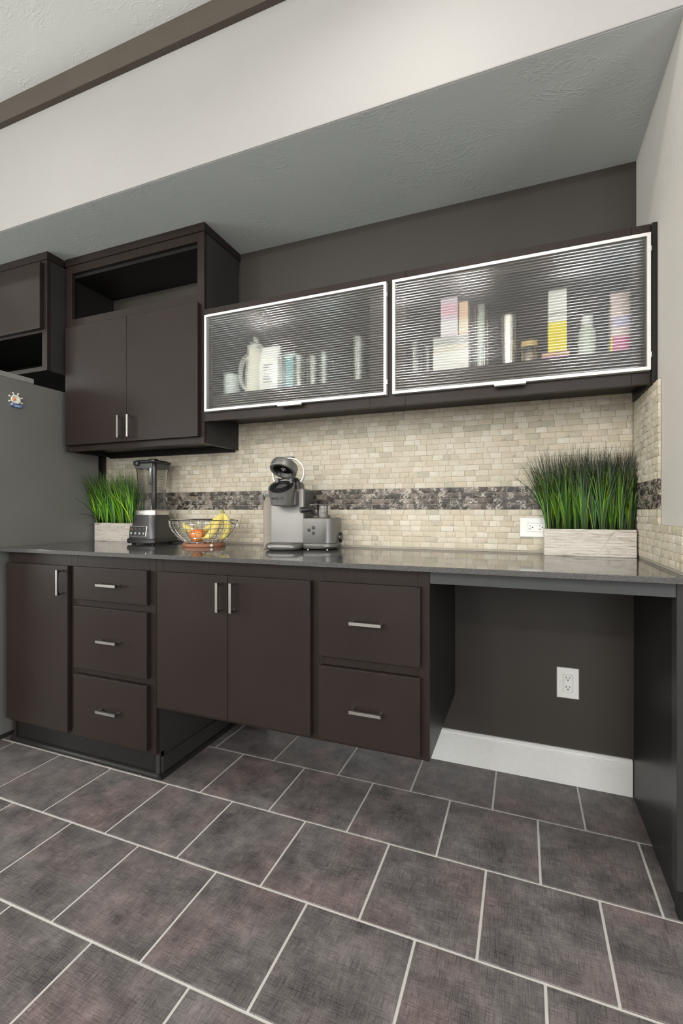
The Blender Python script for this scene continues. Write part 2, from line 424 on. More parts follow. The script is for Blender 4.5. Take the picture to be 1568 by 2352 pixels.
for (lx, ly), wh in zip(LAMPS, ('above the coffee maker', 'above the fruit basket', 'above the refrigerator')):
    t = thing('ceiling_downlight', (lx, ly, 2.99), 'round white recessed downlight in the room ceiling, ' + wh, 'ceiling light', 'recessed ceiling lights')
    b = bmesh.new(); lathe(b, [(0.072, -0.004), (0.095, -0.004), (0.098, 0.0), (0.098, 0.006), (0.072, 0.006)], 28, capb=False, capt=False)
    obj('trim_ring', b, M['white_gloss'], t, local=True)

M['lamp_glass'] = N('lit opal globe glass').set(Base_Color=(0.9, 0.88, 0.84), Roughness=0.4, Emission_Color=(1.0, 0.95, 0.88), Emission_Strength=8.0).m
for i, (gx, gy) in enumerate(GLOBES):
    t = thing('globe_lamp', (gx, gy, ZT), 'round opal globe lamp on the ceiling, ' + ('left', 'middle', 'right')[i] + ' of three behind the photographer', 'ceiling light', 'opal globe ceiling lamps')
    b = bmesh.new(); lathe(b, [(0.07, -0.035), (0.075, -0.03), (0.075, -0.0005)], 28); obj('ceiling_plate', b, M['nickel'], t, local=True)
    b = bmesh.new(); lathe(b, [(0.001, -0.250)] + [(0.105 * math.sin(R(a)), -0.145 - 0.105 * math.cos(R(a))) for a in range(12, 145, 12)], 28); obj('globe', b, M['lamp_glass'], t, sharp=0, local=True)
    l = bpy.data.lights.new('globe_lamp_light', 'POINT'); l.energy = 105; l.shadow_soft_size = 0.10; l.color = (1.0, 0.96, 0.92)
    o = bpy.data.objects.new('globe_lamp_light', l); COL.objects.link(o); o.location = (gx, gy, ZT - 0.37)
# ------------------------------------------------------------------ floor
floor = struct('floor', bx(X0, X1, REAR_Y, 0.0, -0.03, -0.0025), M['grout'], 'pale grout bed under the dark square floor tiles')
PX, PY, G = 0.3025, 0.3032, 0.0072
tile_cache = {}
def tile_mesh(wd, dp):
    k = (round(wd, 3), round(dp, 3))
    if k not in tile_cache:
        b = bmesh.new(); box(b, -wd / 2, wd / 2, -dp / 2, dp / 2, -0.010, 0.0)
        top = [e for e in b.edges if all(v.co.z > -0.001 for v in e.verts)]
        bmesh.ops.bevel(b, geom=top, offset=0.0012, segments=1, affect='EDGES')
        me = bpy.data.meshes.new('tile'); b.to_mesh(me); b.free(); me.materials.append(M['tile']); tile_cache[k] = me
    return tile_cache[k]
field = bmesh.new()
for r in range(18):
    yt = 0.0 if r == 0 else -0.2815 - PY * (r - 1)
    yb = -0.2815 - PY * r
    off = -0.4075 if r % 2 == 0 else -0.2555
    k0 = math.floor((X0 - off) / PX)
    for k in range(k0, 40):
        a, b = off + PX * k, off + PX * (k + 1)
        lim = XW - 0.006 if yb > -0.5 else X1
        if yt > YB > yb and a < XW < b: lim = X1
        a2, b2 = max(a, X0), min(b, lim)
        if b2 - a2 < 0.02 or (r > 0 and yb < REAR_Y): continue
        if r < 2 and a > XW - 0.03: continue
        y1 = yt - G / 2 if r else -0.002; y0 = yb + G / 2
        xa, xb = a2 + G / 2, b2 - G / 2
        if a2 > -2.75 and b2 < 0.72 and r < 6:
            o = bpy.data.objects.new('tile', tile_mesh(xb - xa, y1 - y0)); COL.objects.link(o)
            o.location = ((xa + xb) / 2, (y0 + y1) / 2, random.uniform(-0.0003, 0.0003)); o.parent = floor
        else:
            box(field, xa, xb, y0, y1, -0.010, 0.0)
tag(obj('tile_field', field, M['tile'], floor), kind='stuff')

# baseboard below the desk, stained shoe boards are parts of the cabinets
bb = bmesh.new()
pr = [(-0.0005, 0.0), (-0.0145, 0.0), (-0.0145, 0.118), (-0.0125, 0.120), (-0.0125, 0.122), (-0.0145, 0.124), (-0.0125, 0.131), (-0.007, 0.1375), (-0.0005, 0.1385)]
loft(bb, [[(x, y, z + 0.0005) for y, z in pr] for x in (-1.20, 0.386)], smooth=False)
struct('baseboard_back', bb, M['white_gloss'], 'white moulded baseboard under the desk opening')

# ------------------------------------------------------------------ split face brick backsplash
RH, BT = 0.02385, 0.0115
def brick_geo(bm, L, H, D, mi, rnd, xf):
    """front face a 4x2 grid pushed in and out, sides go back to the wall; local x along, y=-out, z up"""
    nx, nz = 4, 2; g = []
    for j in range(nz + 1):
        row = []
        for i in range(nx + 1):
            edge = i in (0, nx) or j in (0, nz)
            d = D + rnd.uniform(-0.0012, 0.0026) - (0.0022 if edge else 0.0)
            x = -L / 2 + L * i / nx + (rnd.uniform(-0.0025, 0.0025) if 0 < i < nx else rnd.uniform(-0.0005, 0.0005))
            z = -H / 2 + H * j / nz + (rnd.uniform(-0.0005, 0.0005) if j in (0, nz) else rnd.uniform(-0.003, 0.003))
            row.append(bm.verts.new(xf @ Vector((x, -d, z))))
        g.append(row)
    F = []
    for j in range(nz):
        for i in range(nx): F.append(bm.faces.new((g[j][i], g[j][i + 1], g[j + 1][i + 1], g[j + 1][i]))); F[-1].smooth = True
    per = g[0] + [g[j][nx] for j in range(1, nz + 1)] + g[nz][:-1][::-1] + [g[j][0] for j in range(nz - 1, 0, -1)]
    cor = [bm.verts.new(xf @ Vector((x, -0.003, z))) for x, z in ((-L / 2, -H / 2), (L / 2, -H / 2), (L / 2, H / 2), (-L / 2, H / 2))]
    A, B, Cc, Dd = 0, nx, nx + nz, 2 * nx + nz
    n = len(per)
    for s, e, c0, c1 in ((A, B, 0, 1), (B, Cc, 1, 2), (Cc, Dd, 2, 3), (Dd, n, 3, 0)):
        F.append(bm.faces.new([per[q % n] for q in range(s, e + 1)][::-1] + [cor[c0], cor[c1]]))
    for f in F: f.material_index = mi
NL = len(LIGHT); TONES = LIGHT + DARK
brick_var = {}
def brick_mesh(tone, v):
    if (tone, v) not in brick_var:
        b = bmesh.new(); brick_geo(b, 0.048, RH - 0.0014, BT, 0, random.Random(tone * 13 + v), Matrix.Identity(4))
        bmesh.ops.recalc_face_normals(b, faces=b.faces[:])
        me = bpy.data.meshes.new('brick'); b.to_mesh(me); b.free(); me.set_sharp_from_angle(angle=R(50)); me.materials.append(TONES[tone]); brick_var[(tone, v)] = me
    return brick_var[(tone, v)]
def tone_for(row, rnd):
    return NL + rnd.choices((0, 1, 2), (5, 4, 2))[0] if 7 <= row <= 10 else rnd.choices(range(NL), (4, 3, 3, 3, 1, 3))[0]
rnd = random.Random(21)
cells = []
ZB = CT1 + 0.0095
for row in range(26):
    z = ZB + RH * (row + 0.5) + 0.0
    x = -2.29 - rnd.uniform(0, 0.02)
    while x < 0.386:
        L = rnd.uniform(0.041, 0.058) if rnd.random() < 0.8 else rnd.uniform(0.026, 0.036)
        a, b = max(x, -2.29), min(x + L, 0.3865)
        if b < 0.3865 and 0.3865 - b < 0.016: b = 0.3865
        if b - a > 0.008 and not (z > 1.402 and b < -1.375): cells.append((a, b, z, row, tone_for(row, rnd)))
        x = b if b >= x + L - 1e-6 or b >= 0.3864 else x + L
# the row at the counter is a cut one
for i in range(0): pass
def seen(c):
    a, b, z, row, t = c; x = (a + b) / 2
    if -1.15 < x < -0.8 and z < 1.2: return 9e9                       # behind the coffee maker
    if 0.09 < x < 0.37 and z < 1.25: return 9e9                       # behind the grass
    return (x * x + 2.05 ** 2) / max(b - a, 0.01)
order = sorted(cells, key=seen)
single = set(order[:290]); bfield = bmesh.new()
for c in cells:
    a, b, z, row, t = c
    L = b - a - 0.0014
    if c in single:
        o = bpy.data.objects.new('brick', brick_mesh(t, rnd.randrange(4))); COL.objects.link(o)
        o.location = ((a + b) / 2, 0.0, z); o.scale = (L / 0.048, 1, 1); o.parent = wall_back
    else:
        brick_geo(bfield, L, RH - 0.0014, BT, t, rnd, Matrix.Translation(((a + b) / 2, 0, z)))
tag(obj('brick_field', bfield, TONES, wall_back), kind='stuff')
bm = bx(-2.29, XW - 0.001, -0.0085, -0.0002, CT1 + 0.0005, ZB + RH * 26)
obj('grout_bed', bm, M['brick_grout'], wall_back)
# side wall: full height under the cabinet, five courses on to the counter's front
XS = XW
for row in range(26):
    z = ZB + RH * (row + 0.5)
    if z > 1.497: continue
    ymax = -0.592 if row < 5 else -0.352
    y = -0.0135
    while y > ymax + 0.001:
        L = rnd.uniform(0.041, 0.058) if rnd.random() < 0.8 else rnd.uniform(0.028, 0.036)
        e = max(y - L, ymax + (rnd.uniform(-0.002, 0.003) if row >= 5 else 0))
        if e - ymax < 0.014: e = ymax
        o = bpy.data.objects.new('brick', brick_mesh(tone_for(row, rnd), rnd.randrange(4))); COL.objects.link(o)
        o.location = (XS, (y + e) / 2, z); o.rotation_euler = (0, 0, R(-90)); o.scale = ((y - e - 0.0014) / 0.048, 1, 1); o.parent = wall_right
        y = e
bm = bmesh.new(); box(bm, XS - 0.0085, XS - 0.0002, -0.350, -0.0005, CT1 + 0.0005, 1.4965); box(bm, XS - 0.0085, XS - 0.0002, -0.588, -0.350, CT1 + 0.0005, ZB + RH * 5)
obj('grout_bed', bm, M['brick_grout'], wall_right)

# ------------------------------------------------------------------ cabinets
FF, DF = -0.5895, -0.6100            # base face frame / door fronts
UF, UD = -0.2905, -0.3125            # upper
def frame_bm(x0, x1, z0, z1, y0, y1, xs, zs):
    """face frame: vertical stiles at xs [(a,b)], rails zs [(a,b, xa, xb)]"""
    b = bmesh.new()
    for a, c in xs: box(b, a, c, y0, y1, z0, z1, 0.0008, 1)
    for a, c, p, q in zs: box(b, p + 0.0003, q - 0.0003, y0 + 0.0004, y1, a, c, 0.0006, 1)
    return b
def pull(parent, cx, cy, cz, vertical, L=0.108, out=0.032, s=0.0100):
    """square bar pull with an arched inner edge, on the plane y=cy"""
    b = bmesh.new(); yf = cy - out; n = 8
    for sgn in (-1, 1):
        p = sgn * (L / 2 - s / 2)
        if vertical: box(b, cx - s / 2, cx + s / 2, yf + s * 0.5, cy - 0.0004, cz + p - s / 2, cz + p + s / 2, 0.001, 1)
        else: box(b, cx + p - s / 2, cx + p + s / 2, yf + s * 0.5, cy - 0.0004, cz - s / 2, cz + s / 2, 0.001, 1)
    loops = []
    for i in range(n + 1):
        u = i / n * 2 - 1; q = u * L / 2; th = s * (0.75 + 0.55 * u * u)
        if vertical: loops.append([(cx - s / 2, yf, cz + q), (cx + s / 2, yf, cz + q), (cx + s / 2, yf + th, cz + q), (cx - s / 2, yf + th, cz + q)])
        else: loops.append([(cx + q, yf, cz - s / 2), (cx + q, yf + th, cz - s / 2), (cx + q, yf + th, cz + s / 2), (cx + q, yf, cz + s / 2)])
    loft(b, loops, smooth=False)
    return obj('handle', b, M['nickel'], parent)
def slab(name, parent, x0, x1, z0, z1, yf, yb):
    return obj(name, bx(x0, x1, yf, yb - 0.0006, z0, z1, 0.0014, 2), M['wood'], parent)

# base unit with door and three drawers
t = thing('base_cabinet', (-1.81, -0.3, 0), 'dark brown floor cabinet with one narrow door and three drawers, beside the fridge', 'cabinet')
obj('face_frame', frame_bm(-2.250, -1.3715, 0.105, 0.8955, FF, FF + 0.019, [(-2.250, -2.205), (-1.845, -1.803), (-1.405, -1.3715)],
    [(0.845, 0.8955, -2.205, -1.845), (0.845, 0.8955, -1.803, -1.405), (0.676, 0.708, -1.803, -1.405), (0.383, 0.412, -1.803, -1.405), (0.105, 0.13, -2.205, -1.845), (0.105, 0.13, -1.803, -1.405)]), M['wood'], t)
bm = bmesh.new(); box(bm, -2.250, -2.232, FF + 0.0195, -0.004, 0.02, 0.8955); box(bm, -2.231, -1.392, FF + 0.0195, -0.004, 0.105, 0.123); box(bm, -2.231, -1.392, -0.02, -0.004, 0.124, 0.8955)
obj('carcass', bm, M['wood'], t)
obj('side_panel', bx(-1.391, -1.3725, FF + 0.0195, -0.004, 0.002, 0.8955), M['wood_side_lit'], t)
obj('toe_kick', bx(-2.231, -1.3725, -0.562, -0.545, 0.002, 0.1045), M['wood_dark'], t)
sh = bmesh.new()
prof = [(0.0, 0.0)] + [(0.017 * math.cos(R(a)), 0.019 * math.sin(R(a))) for a in range(0, 91, 15)]
loft(sh, [[(x, -0.5625 - p, 0.001 + q) for p, q in prof] for x in (-2.262, -1.3715)], smooth=False)
loft(sh, [[(-1.3718 + p, y, 0.001 + q) for p, q in prof] for y in (-0.5785, -0.02)], smooth=False)
obj('shoe_moulding', sh, M['wood_dark'], t)
obj('skirt_board', bx(-1.3718, -1.362, -0.5622, -0.02, 0.0215, 0.085, 0.002, 1), M['wood_side_lit'], t)
d = slab('door', t, -2.240, -1.843, 0.123, 0.8458, DF, FF); pull(d, -1.871, DF, 0.776, True)
for z0, z1, hz in ((0.7071, 0.8458, 0.779), (0.4117, 0.6764, 0.546), (0.123, 0.3828, 0.256)):
    d = slab('drawer', t, -1.807, -1.4008, z0, z1, DF, FF); pull(d, -1.590, DF, hz, False)

# wall hung unit
t = thing('base_cabinet', (-0.82, -0.3, 0.296), 'dark brown wall hung cabinet with two doors and two deep drawers, floor showing beneath', 'cabinet')
obj('face_frame', frame_bm(-1.3705, -0.2745, 0.2955, 0.8955, FF, FF + 0.019, [(-1.3705, -1.335), (-0.690, -0.640), (-0.312, -0.2745)],
    [(0.845, 0.8955, -1.335, -0.690), (0.845, 0.8955, -0.640, -0.312), (0.56, 0.594, -0.640, -0.312), (0.2955, 0.322, -1.335, -0.690), (0.2955, 0.322, -0.640, -0.312)]), M['wood'], t)
bm = bmesh.new(); box(bm, -1.3700, -0.2935, FF + 0.0195, -0.002, 0.2958, 0.314); box(bm, -1.3700, -1.352, FF + 0.0195, -0.002, 0.3145, 0.8955)
box(bm, -1.351, -0.2935, -0.02, -0.002, 0.3145, 0.8955); box(bm, -0.675, -0.657, FF + 0.0195, -0.021, 0.3145, 0.8955)
obj('carcass', bm, M['wood_dark'], t)
obj('side_panel', bx(-0.2930, -0.2748, FF + 0.0195, -0.002, 0.2958, 0.8955), M['wood_dark'], t)
d = slab('door', t, -1.3472, -1.0172, 0.3121, 0.8458, DF, FF); pull(d, -1.0445, DF, 0.768, True)
d = slab('door', t, -1.0152, -0.680, 0.3121, 0.8458, DF, FF); pull(d, -0.9855, DF, 0.770, True)
for z0, z1, hz in ((0.594, 0.8458, 0.720), (0.3121, 0.5599, 0.432)):
    d = slab('drawer', t, -0.648, -0.3002, z0, z1, DF, FF); pull(d, -0.474, DF, hz, False)

# desk frame: apron under the counter and dark end panel at the side wall
t = thing('desk_frame', (0.1, -0.59, 0), 'dark desk opening frame with front rail and right end panel under the counter', 'desk')
obj('apron_rail', bx(-0.2735, 0.3755, FF, FF + 0.019, 0.857, 0.8975, 0.0008, 1), M['wood_sheen'], t)
bm = bx(0.3885, 0.3992, -0.545, -0.0160, 0.002, 0.8975)
obj('end_panel', bm, M['wood_dark'], t)
obj('stile', bx(0.3762, 0.3992, -0.592, -0.5462, 0.085, 0.8975, 0.001, 1), M['wood_side_lit'], t)
obj('toe_block', bx(0.3830, 0.3992, -0.583, -0.5462, 0.002, 0.0845, 0.002, 1), M['wood_dark'], t)

# countertop
bm = bmesh.new(); box(bm, -2.292, 0.3995, -0.6300, -0.0008, CT0, CT1, 0.0012, 2)
tag(obj('countertop', bm, M['counter']), 'long dark grey speckled quartz countertop with polished top', 'countertop')

# tall upper cabinet with open niche
t = thing('wall_cabinet', (-1.82, -0.15, 1.3985), 'tall dark brown wall cabinet with open top niche and two doors, above the blender', 'cabinet')
obj('face_frame', frame_bm(-2.2615, -1.3705, 1.3985, 2.378, UF, UF + 0.019, [(-2.2615, -2.219), (-1.409, -1.3705)],
    [(2.337, 2.378, -2.219, -1.409), (2.035, 2.095, -2.219, -1.409), (1.3985, 1.434, -2.219, -1.409)]), M['wood'], t)
bm = bmesh.new()
box(bm, -2.2600, -2.242, UF + 0.0195, -0.001, 1.3985, 2.378); 
box(bm, -2.2415, -1.3895, UF + 0.0195, -0.001, 2.320, 2.338); box(bm, -2.2415, -1.3895, UF + 0.0195, -0.001, 2.066, 2.084)
box(bm, -2.2415, -1.3895, UF + 0.0195, -0.001, 1.418, 1.433); box(bm, -2.2415, -1.3895, -0.012, -0.001, 1.4335, 2.066)
obj('carcass', bm, M['wood_dark'], t)
obj('side_panel', bx(-1.3890, -1.3708, UF + 0.0195, -0.0135, 1.3985, 2.378), M['wood_side_lit'], t)
bm = bmesh.new(); box(bm, -2.2615, -1.366, UF - 0.005, UF + 0.012, 2.3785, 2.4165, 0.0008, 1); box(bm, -1.383, -1.366, UF + 0.0125, -0.0015, 2.3785, 2.4165, 0.0008, 1)
obj('top_trim', bm, M['wood'], t)
obj('mounting_rail', bx(-2.2415, -1.3895, -0.032, -0.0145, 1.3890, 1.4175), M['wood_dark'], t)
d = slab('door', t, -2.2400, -1.8185, 1.4283, 2.0451, UD, UF); pull(d, -1.846, UD, 1.499, True)
d = slab('door', t, -1.8165, -1.3903, 1.4283, 2.0451, UD, UF); pull(d, -1.783, UD, 1.499, True)

# cabinet over the fridge
FY = -0.385
t = thing('wall_cabinet', (-2.72, -0.19, 1.809), 'dark brown cabinet with lift door and open niche, over the fridge', 'cabinet')
obj('face_frame', frame_bm(-3.18, -2.277, 1.809, 2.378, FY, FY + 0.019, [(-3.18, -3.14), (-2.314, -2.277)],
    [(2.352, 2.378, -3.14, -2.314), (2.008, 2.035, -3.14, -2.314), (1.809, 1.832, -3.14, -2.314)]), M['wood'], t)
bm = bmesh.new(); box(bm, -3.18, -3.162, FY + 0.0195, -0.001, 1.809, 2.378)
box(bm, -3.1615, -2.2955, FY + 0.0195, -0.001, 2.36, 2.378); box(bm, -3.1615, -2.2955, FY + 0.0195, -0.001, 2.010, 2.028); box(bm, -3.1615, -2.2955, FY + 0.0195, -0.001, 1.812, 1.830)
box(bm, -3.1615, -2.2955, -0.012, -0.001, 1.8305, 2.009)
obj('carcass', bm, M['wood_dark'], t)
obj('side_panel', bx(-2.2950, -2.2775, FY + 0.0195, -0.001, 1.809, 2.378), M['wood_side_lit'], t)
bm = bmesh.new(); box(bm, -3.18, -2.271, FY - 0.005, FY + 0.012, 2.3785, 2.4165, 0.0008, 1); box(bm, -2.289, -2.271, FY + 0.0125, -0.298, 2.3785, 2.4165, 0.0008, 1)
obj('top_trim', bm, M['wood'], t)
slab('door', t, -3.16, -2.302, 2.022, 2.363, FY - 0.021, FY)

# glass fronted cabinets
t = thing('glass_cabinet', (-0.49, -0.15, 1.4977), 'long dark brown wall cabinet with two ribbed glass lift doors in pale metal frames', 'cabinet')
obj('face_frame', frame_bm(-1.3698, 0.3835, 1.4977, 2.0152, UF, UF + 0.019, [(-1.3698, -1.322), (-0.568, -0.424), (0.330, 0.3835)],
    [(1.935, 2.0152, -1.322, -0.568), (1.935, 2.0152, -0.424, 0.330), (1.4977, 1.616, -1.322, -0.568), (1.4977, 1.616, -0.424, 0.330)]), M['wood'], t)
bm = bmesh.new()
box(bm, -1.3690, 0.3830, UF + 0.0195, -0.0005, 1.9975, 2.0152); box(bm, -1.3690, 0.3830, UF + 0.0195, -0.0145, 1.580, 1.600)
box(bm, -1.3690, 0.3830, UF + 0.0195, -0.0145, 1.533, 1.548); box(bm, -1.3690, -1.352, UF + 0.0195, -0.0145, 1.6005, 1.997); box(bm, 0.366, 0.3830, UF + 0.0195, -0.0145, 1.6005, 1.997)
box(bm, -0.505, -0.487, UF + 0.0195, -0.0145, 1.6005, 1.997); box(bm, -1.351, 0.3655, -0.014, -0.0128, 1.6005, 1.997)
obj('carcass', bm, M['wood'], t)
obj('end_filler', bx(0.3838, 0.3994, UF - 0.012, -0.0145, 1.4977, 2.012, 0.001, 1), M['wood_dark'], t)
def ribbed(x0, x1, z0, z1, yf, th=0.005, pitch=0.0102, amp=0.0016):
    b = bmesh.new(); zs = []; n = int((z1 - z0) / pitch * 8)
    fr = []; xs = (x0, x1)
    for i in range(n + 1):
        z = z0 + (z1 - z0) * i / n; ph = ((z - z0) / pitch) % 1.0
        y = yf - amp * math.sqrt(max(0.0, 1 - (2 * ph - 1) ** 2 * 0.96))
        fr.append([b.verts.new((x, y, z)) for x in xs])
    for A, B in zip(fr, fr[1:]):
        f = b.faces.new((A[0], A[1], B[1], B[0])); f.material_index = 0
    bk = [[b.verts.new((x, yf + th, z)) for x in xs] for z in (z0, z1)]
    f = b.faces.new((bk[0][1], bk[0][0], bk[1][0], bk[1][1])); f.material_index = 1
    for f in (b.faces.new((fr[0][1], fr[0][0], bk[0][0], bk[0][1])), b.faces.new((fr[-1][0], fr[-1][1], bk[1][1], bk[1][0]))): f.material_index = 1
    return b
def glass_door(x0, x1, z0, z1, tx0, tx1):
    fw = 0.0105; yb = UF - 0.0006
    b = bmesh.new()
    q = [(x0, z0), (x1, z0), (x1, z1), (x0, z1)]; qi = [(x0 + fw, z0 + fw), (x1 - fw, z0 + fw), (x1 - fw, z1 - fw), (x0 + fw, z1 - fw)]
    for k in range(4):                                                   # four mitred rails
        k2 = (k + 1) % 4; g = 0.0003
        L = [[(p[0], y, p[1]) for p in (q[k], q[k2], qi[k2], qi[k])] for y in (UD, yb)]
        loft(b, L, smooth=False)
    d = obj('door', b, M['alu'], t)
    d['label'] = 'ribbed glass lift door in a pale metal frame'
    obj('glass_pane', ribbed(x0 + fw + 0.0004, x1 - fw - 0.0004, z0 + fw + 0.0004, z1 - fw - 0.0004, UD + 0.006), [M['ribbed'], M['ribbed_back']], d)
    h = bmesh.new(); box(h, tx0, tx1, UD - 0.016, UD + 0.004, z0 - 0.0105, z0 - 0.0075, 0.0008, 1); box(h, tx0, tx1, UD + 0.0005, UD + 0.004, z0 - 0.0074, z0 - 0.0004)
    box(h, tx0, tx1, UD - 0.016, UD - 0.0135, z0 - 0.0075, z0 - 0.0005, 0.0006, 1)
    obj('handle', h, M['alu'], d)
    for z in (z0 + 0.05, z1 - 0.05): obj('hinge', bx(x1 + 0.0002, x1 + 0.0035, UD + 0.004, UF - 0.001, z - 0.008, z + 0.008), M['chrome'], d)
glass_door(-1.3530, -0.4955, 1.5377, 1.9774, -0.968, -0.862)
glass_door(-0.4710, 0.3793, 1.5377, 1.9774, -0.096, 0.009)

# ------------------------------------------------------------------ fridge
FX = -2.2985
t = thing('refrigerator', (-2.72, -0.40, 0), 'dark grey refrigerator with textured side, at the left end of the counter', 'refrigerator')
bm = bmesh.new(); box(bm, -3.14, FX, -0.735, -0.055, 0.025, 1.7245, 0.003, 2); obj('body', bm, M['fridge'], t)
obj('base_grille', bx(-3.12, FX - 0.01, -0.72, -0.07, 0.004, 0.0245), M['soft_black'], t)
for a, b in ((-3.14, -2.7215), (-2.7175, FX - 0.001)):
    d = obj('door', bx(a, b, -0.800, -0.738, 0.62, 1.72, 0.006, 3), M['fridge'], t)
    hx = b - 0.045 if a < -3 else a + 0.045
    hb = bmesh.new(); tube(hb, [(hx, -0.802, 0.75), (hx, -0.845, 0.77), (hx, -0.850, 0.85), (hx, -0.850, 1.45), (hx, -0.845, 1.53), (hx, -0.802, 1.55)], 0.011, 10)
    obj('handle', hb, M['silver_hi'], d)
d = obj('freezer_drawer', bx(-3.14, FX - 0.001, -0.800, -0.738, 0.05, 0.612, 0.006, 3), M['fridge'], t)
hb = bmesh.new(); tube(hb, [(-3.0, -0.802, 0.54), (-2.98, -0.847, 0.54), (-2.45, -0.847, 0.54), (-2.43, -0.802, 0.54)], 0.011, 10); obj('handle', hb, M['silver_hi'], d)
obj('hinge_cover', bx(-2.40, FX - 0.001, -0.72, -0.436, 1.7248, 1.7515, 0.004, 2), M['fridge_light'], t)

# ship wheel magnet on the fridge side
t = thing('fridge_magnet', (FX, -0.531, 1.62), 'small white ship wheel souvenir magnet stuck on the dark fridge side', 'magnet', rz=R(90))
M['magnet_white'] = m_fruit('ivory resin', [(0.3, (0.72, 0.68, 0.56)), (0.6, (0.80, 0.77, 0.68)), (0.8, (0.52, 0.56, 0.42))], s=90)
M['magnet_blue'] = m_fruit('sea blue resin', [(0.3, (0.04, 0.10, 0.28)), (0.6, (0.10, 0.20, 0.42)), (0.74, (0.55, 0.65, 0.75))], s=60)
M['magnet_orange'] = plain('orange crab resin', (0.72, 0.22, 0.06), 0.4)
M['magnet_pink'] = plain('pink shell resin', (0.72, 0.32, 0.40), 0.4)
MV = Matrix(((1, 0, 0), (0, 0, -1), (0, 1, 0))).to_4x4()       # disc axis z -> -y (out of the fridge side)
bm = bmesh.new(); lathe(bm, [(0.019, 0.0005), (0.023, 0.002), (0.023, 0.005), (0.020, 0.007), (0.017, 0.0055)], 28, (0, 0, 0.006), MV)
for k in range(8):
    a = R(22.5 + 45 * k)
    tube(bm, [(math.cos(a) * r, -0.0035, 0.006 + math.sin(a) * r) for r in (0.021, 0.027, 0.030, 0.034, 0.036)], [0.0022, 0.0022, 0.0036, 0.0042, 0.0022], 8)
obj('wheel', bm, M['magnet_white'], t, local=True)
bm = bmesh.new(); pts = [(-0.026, -0.030), (0.020, -0.032), (0.031, -0.024), (0.026, -0.016), (0.012, -0.017), (0.004, -0.012), (-0.006, -0.014), (-0.016, -0.011), (-0.027, -0.014)]
loft(bm, [[(x, y, z) for x, z in pts] for y in (-0.0005, -0.0095)], smooth=False); obj('sea_base', bm, M['magnet_blue'], t, local=True)
bm = bmesh.new(); lathe(bm, [(0.006, 0), (0.0062, 0.002), (0.004, 0.005), (0.001, 0.006)], 14, (-0.008, -0.0058, 0.006), MV); obj('crab', bm, M['magnet_orange'], t, local=True)
bm = bmesh.new(); lathe(bm, [(0.006, 0), (0.006, 0.0015), (0.003, 0.004), (0.0005, 0.0045)], 14, (-0.021, -0.0097, -0.020), MV); obj('shell', bm, M['magnet_pink'], t, local=True)
bm = bmesh.new()
st = [((0.0105 if k % 2 == 0 else 0.0045) * math.cos(R(90 + 36 * k)) + 0.013, (0.0105 if k % 2 == 0 else 0.0045) * math.sin(R(90 + 36 * k)) + 0.0) for k in range(10)]
loft(bm, [[(x, y, z) for x, z in st] for y in (-0.0055, -0.0095)], smooth=False); obj('starfish', bm, M['magnet_white'], t, local=True)
text_mesh('lettering', 'BELIZE', 0.0085, M['outlet'], t, Matrix.Translation((0.004, -0.0102, -0.0255)) @ Matrix.Rotation(R(90), 4, 'X'), 0.0004)

# ------------------------------------------------------------------ outlets
def outlet(loc, rot, label, wide=0.080, tall=0.121):
    t = thing('wall_outlet', loc, label, 'outlet', 'white duplex wall outlets'); t.rotation_euler = rot
    b = bmesh.new(); loft(b, [[(x, y, z) for x, z in ((-sx, -sz), (sx, -sz), (sx, sz), (-sx, sz))] for y, sx, sz in ((-0.0004, wide / 2, tall / 2), (-0.003, wide / 2, tall / 2), (-0.0058, wide / 2 - 0.003, tall / 2 - 0.003))], smooth=False)
    obj('cover_plate', b, M['outlet'], t, local=True)
    obj('receptacle_gap', bx(-0.0174, 0.0174, -0.0062, -0.0050, -0.0344, 0.0344), M['dark_grey'], t, local=True)
    rc = obj('receptacle', bx(-0.0168, 0.0168, -0.0082, -0.0063, -0.0338, 0.0338, 0.001, 2), M['outlet'], t, local=True)
    for zc in (-0.018, 0.019):
        s = bmesh.new()
        box(s, -0.0075, -0.0053, -0.0086, -0.0081, zc + 0.000, zc + 0.009); box(s, 0.0053, 0.0073, -0.0086, -0.0081, zc + 0.001, zc + 0.008)
        lathe(s, [(0.0026, 0), (0.0026, 0.0005)], 14, (0, -0.0081, zc - 0.0055), MV)
        obj('socket', s, M['slot'], rc)
    for zc in (-0.048, 0.048):
        s = bmesh.new(); lathe(s, [(0.0032, 0), (0.003, 0.001), (0.001, 0.0014)], 14, (0, -0.0058, zc), MV); obj('screw', s, M['outlet'], t, local=True)
    return t
outlet((0.165, 0.0, 0.400), (0, 0, 0), 'upright white duplex outlet on the dark wall under the desk')
outlet((0.048, -0.0135, 1.019), (0, R(-90), 0), 'sideways white duplex outlet on the backsplash beside the grass planter')

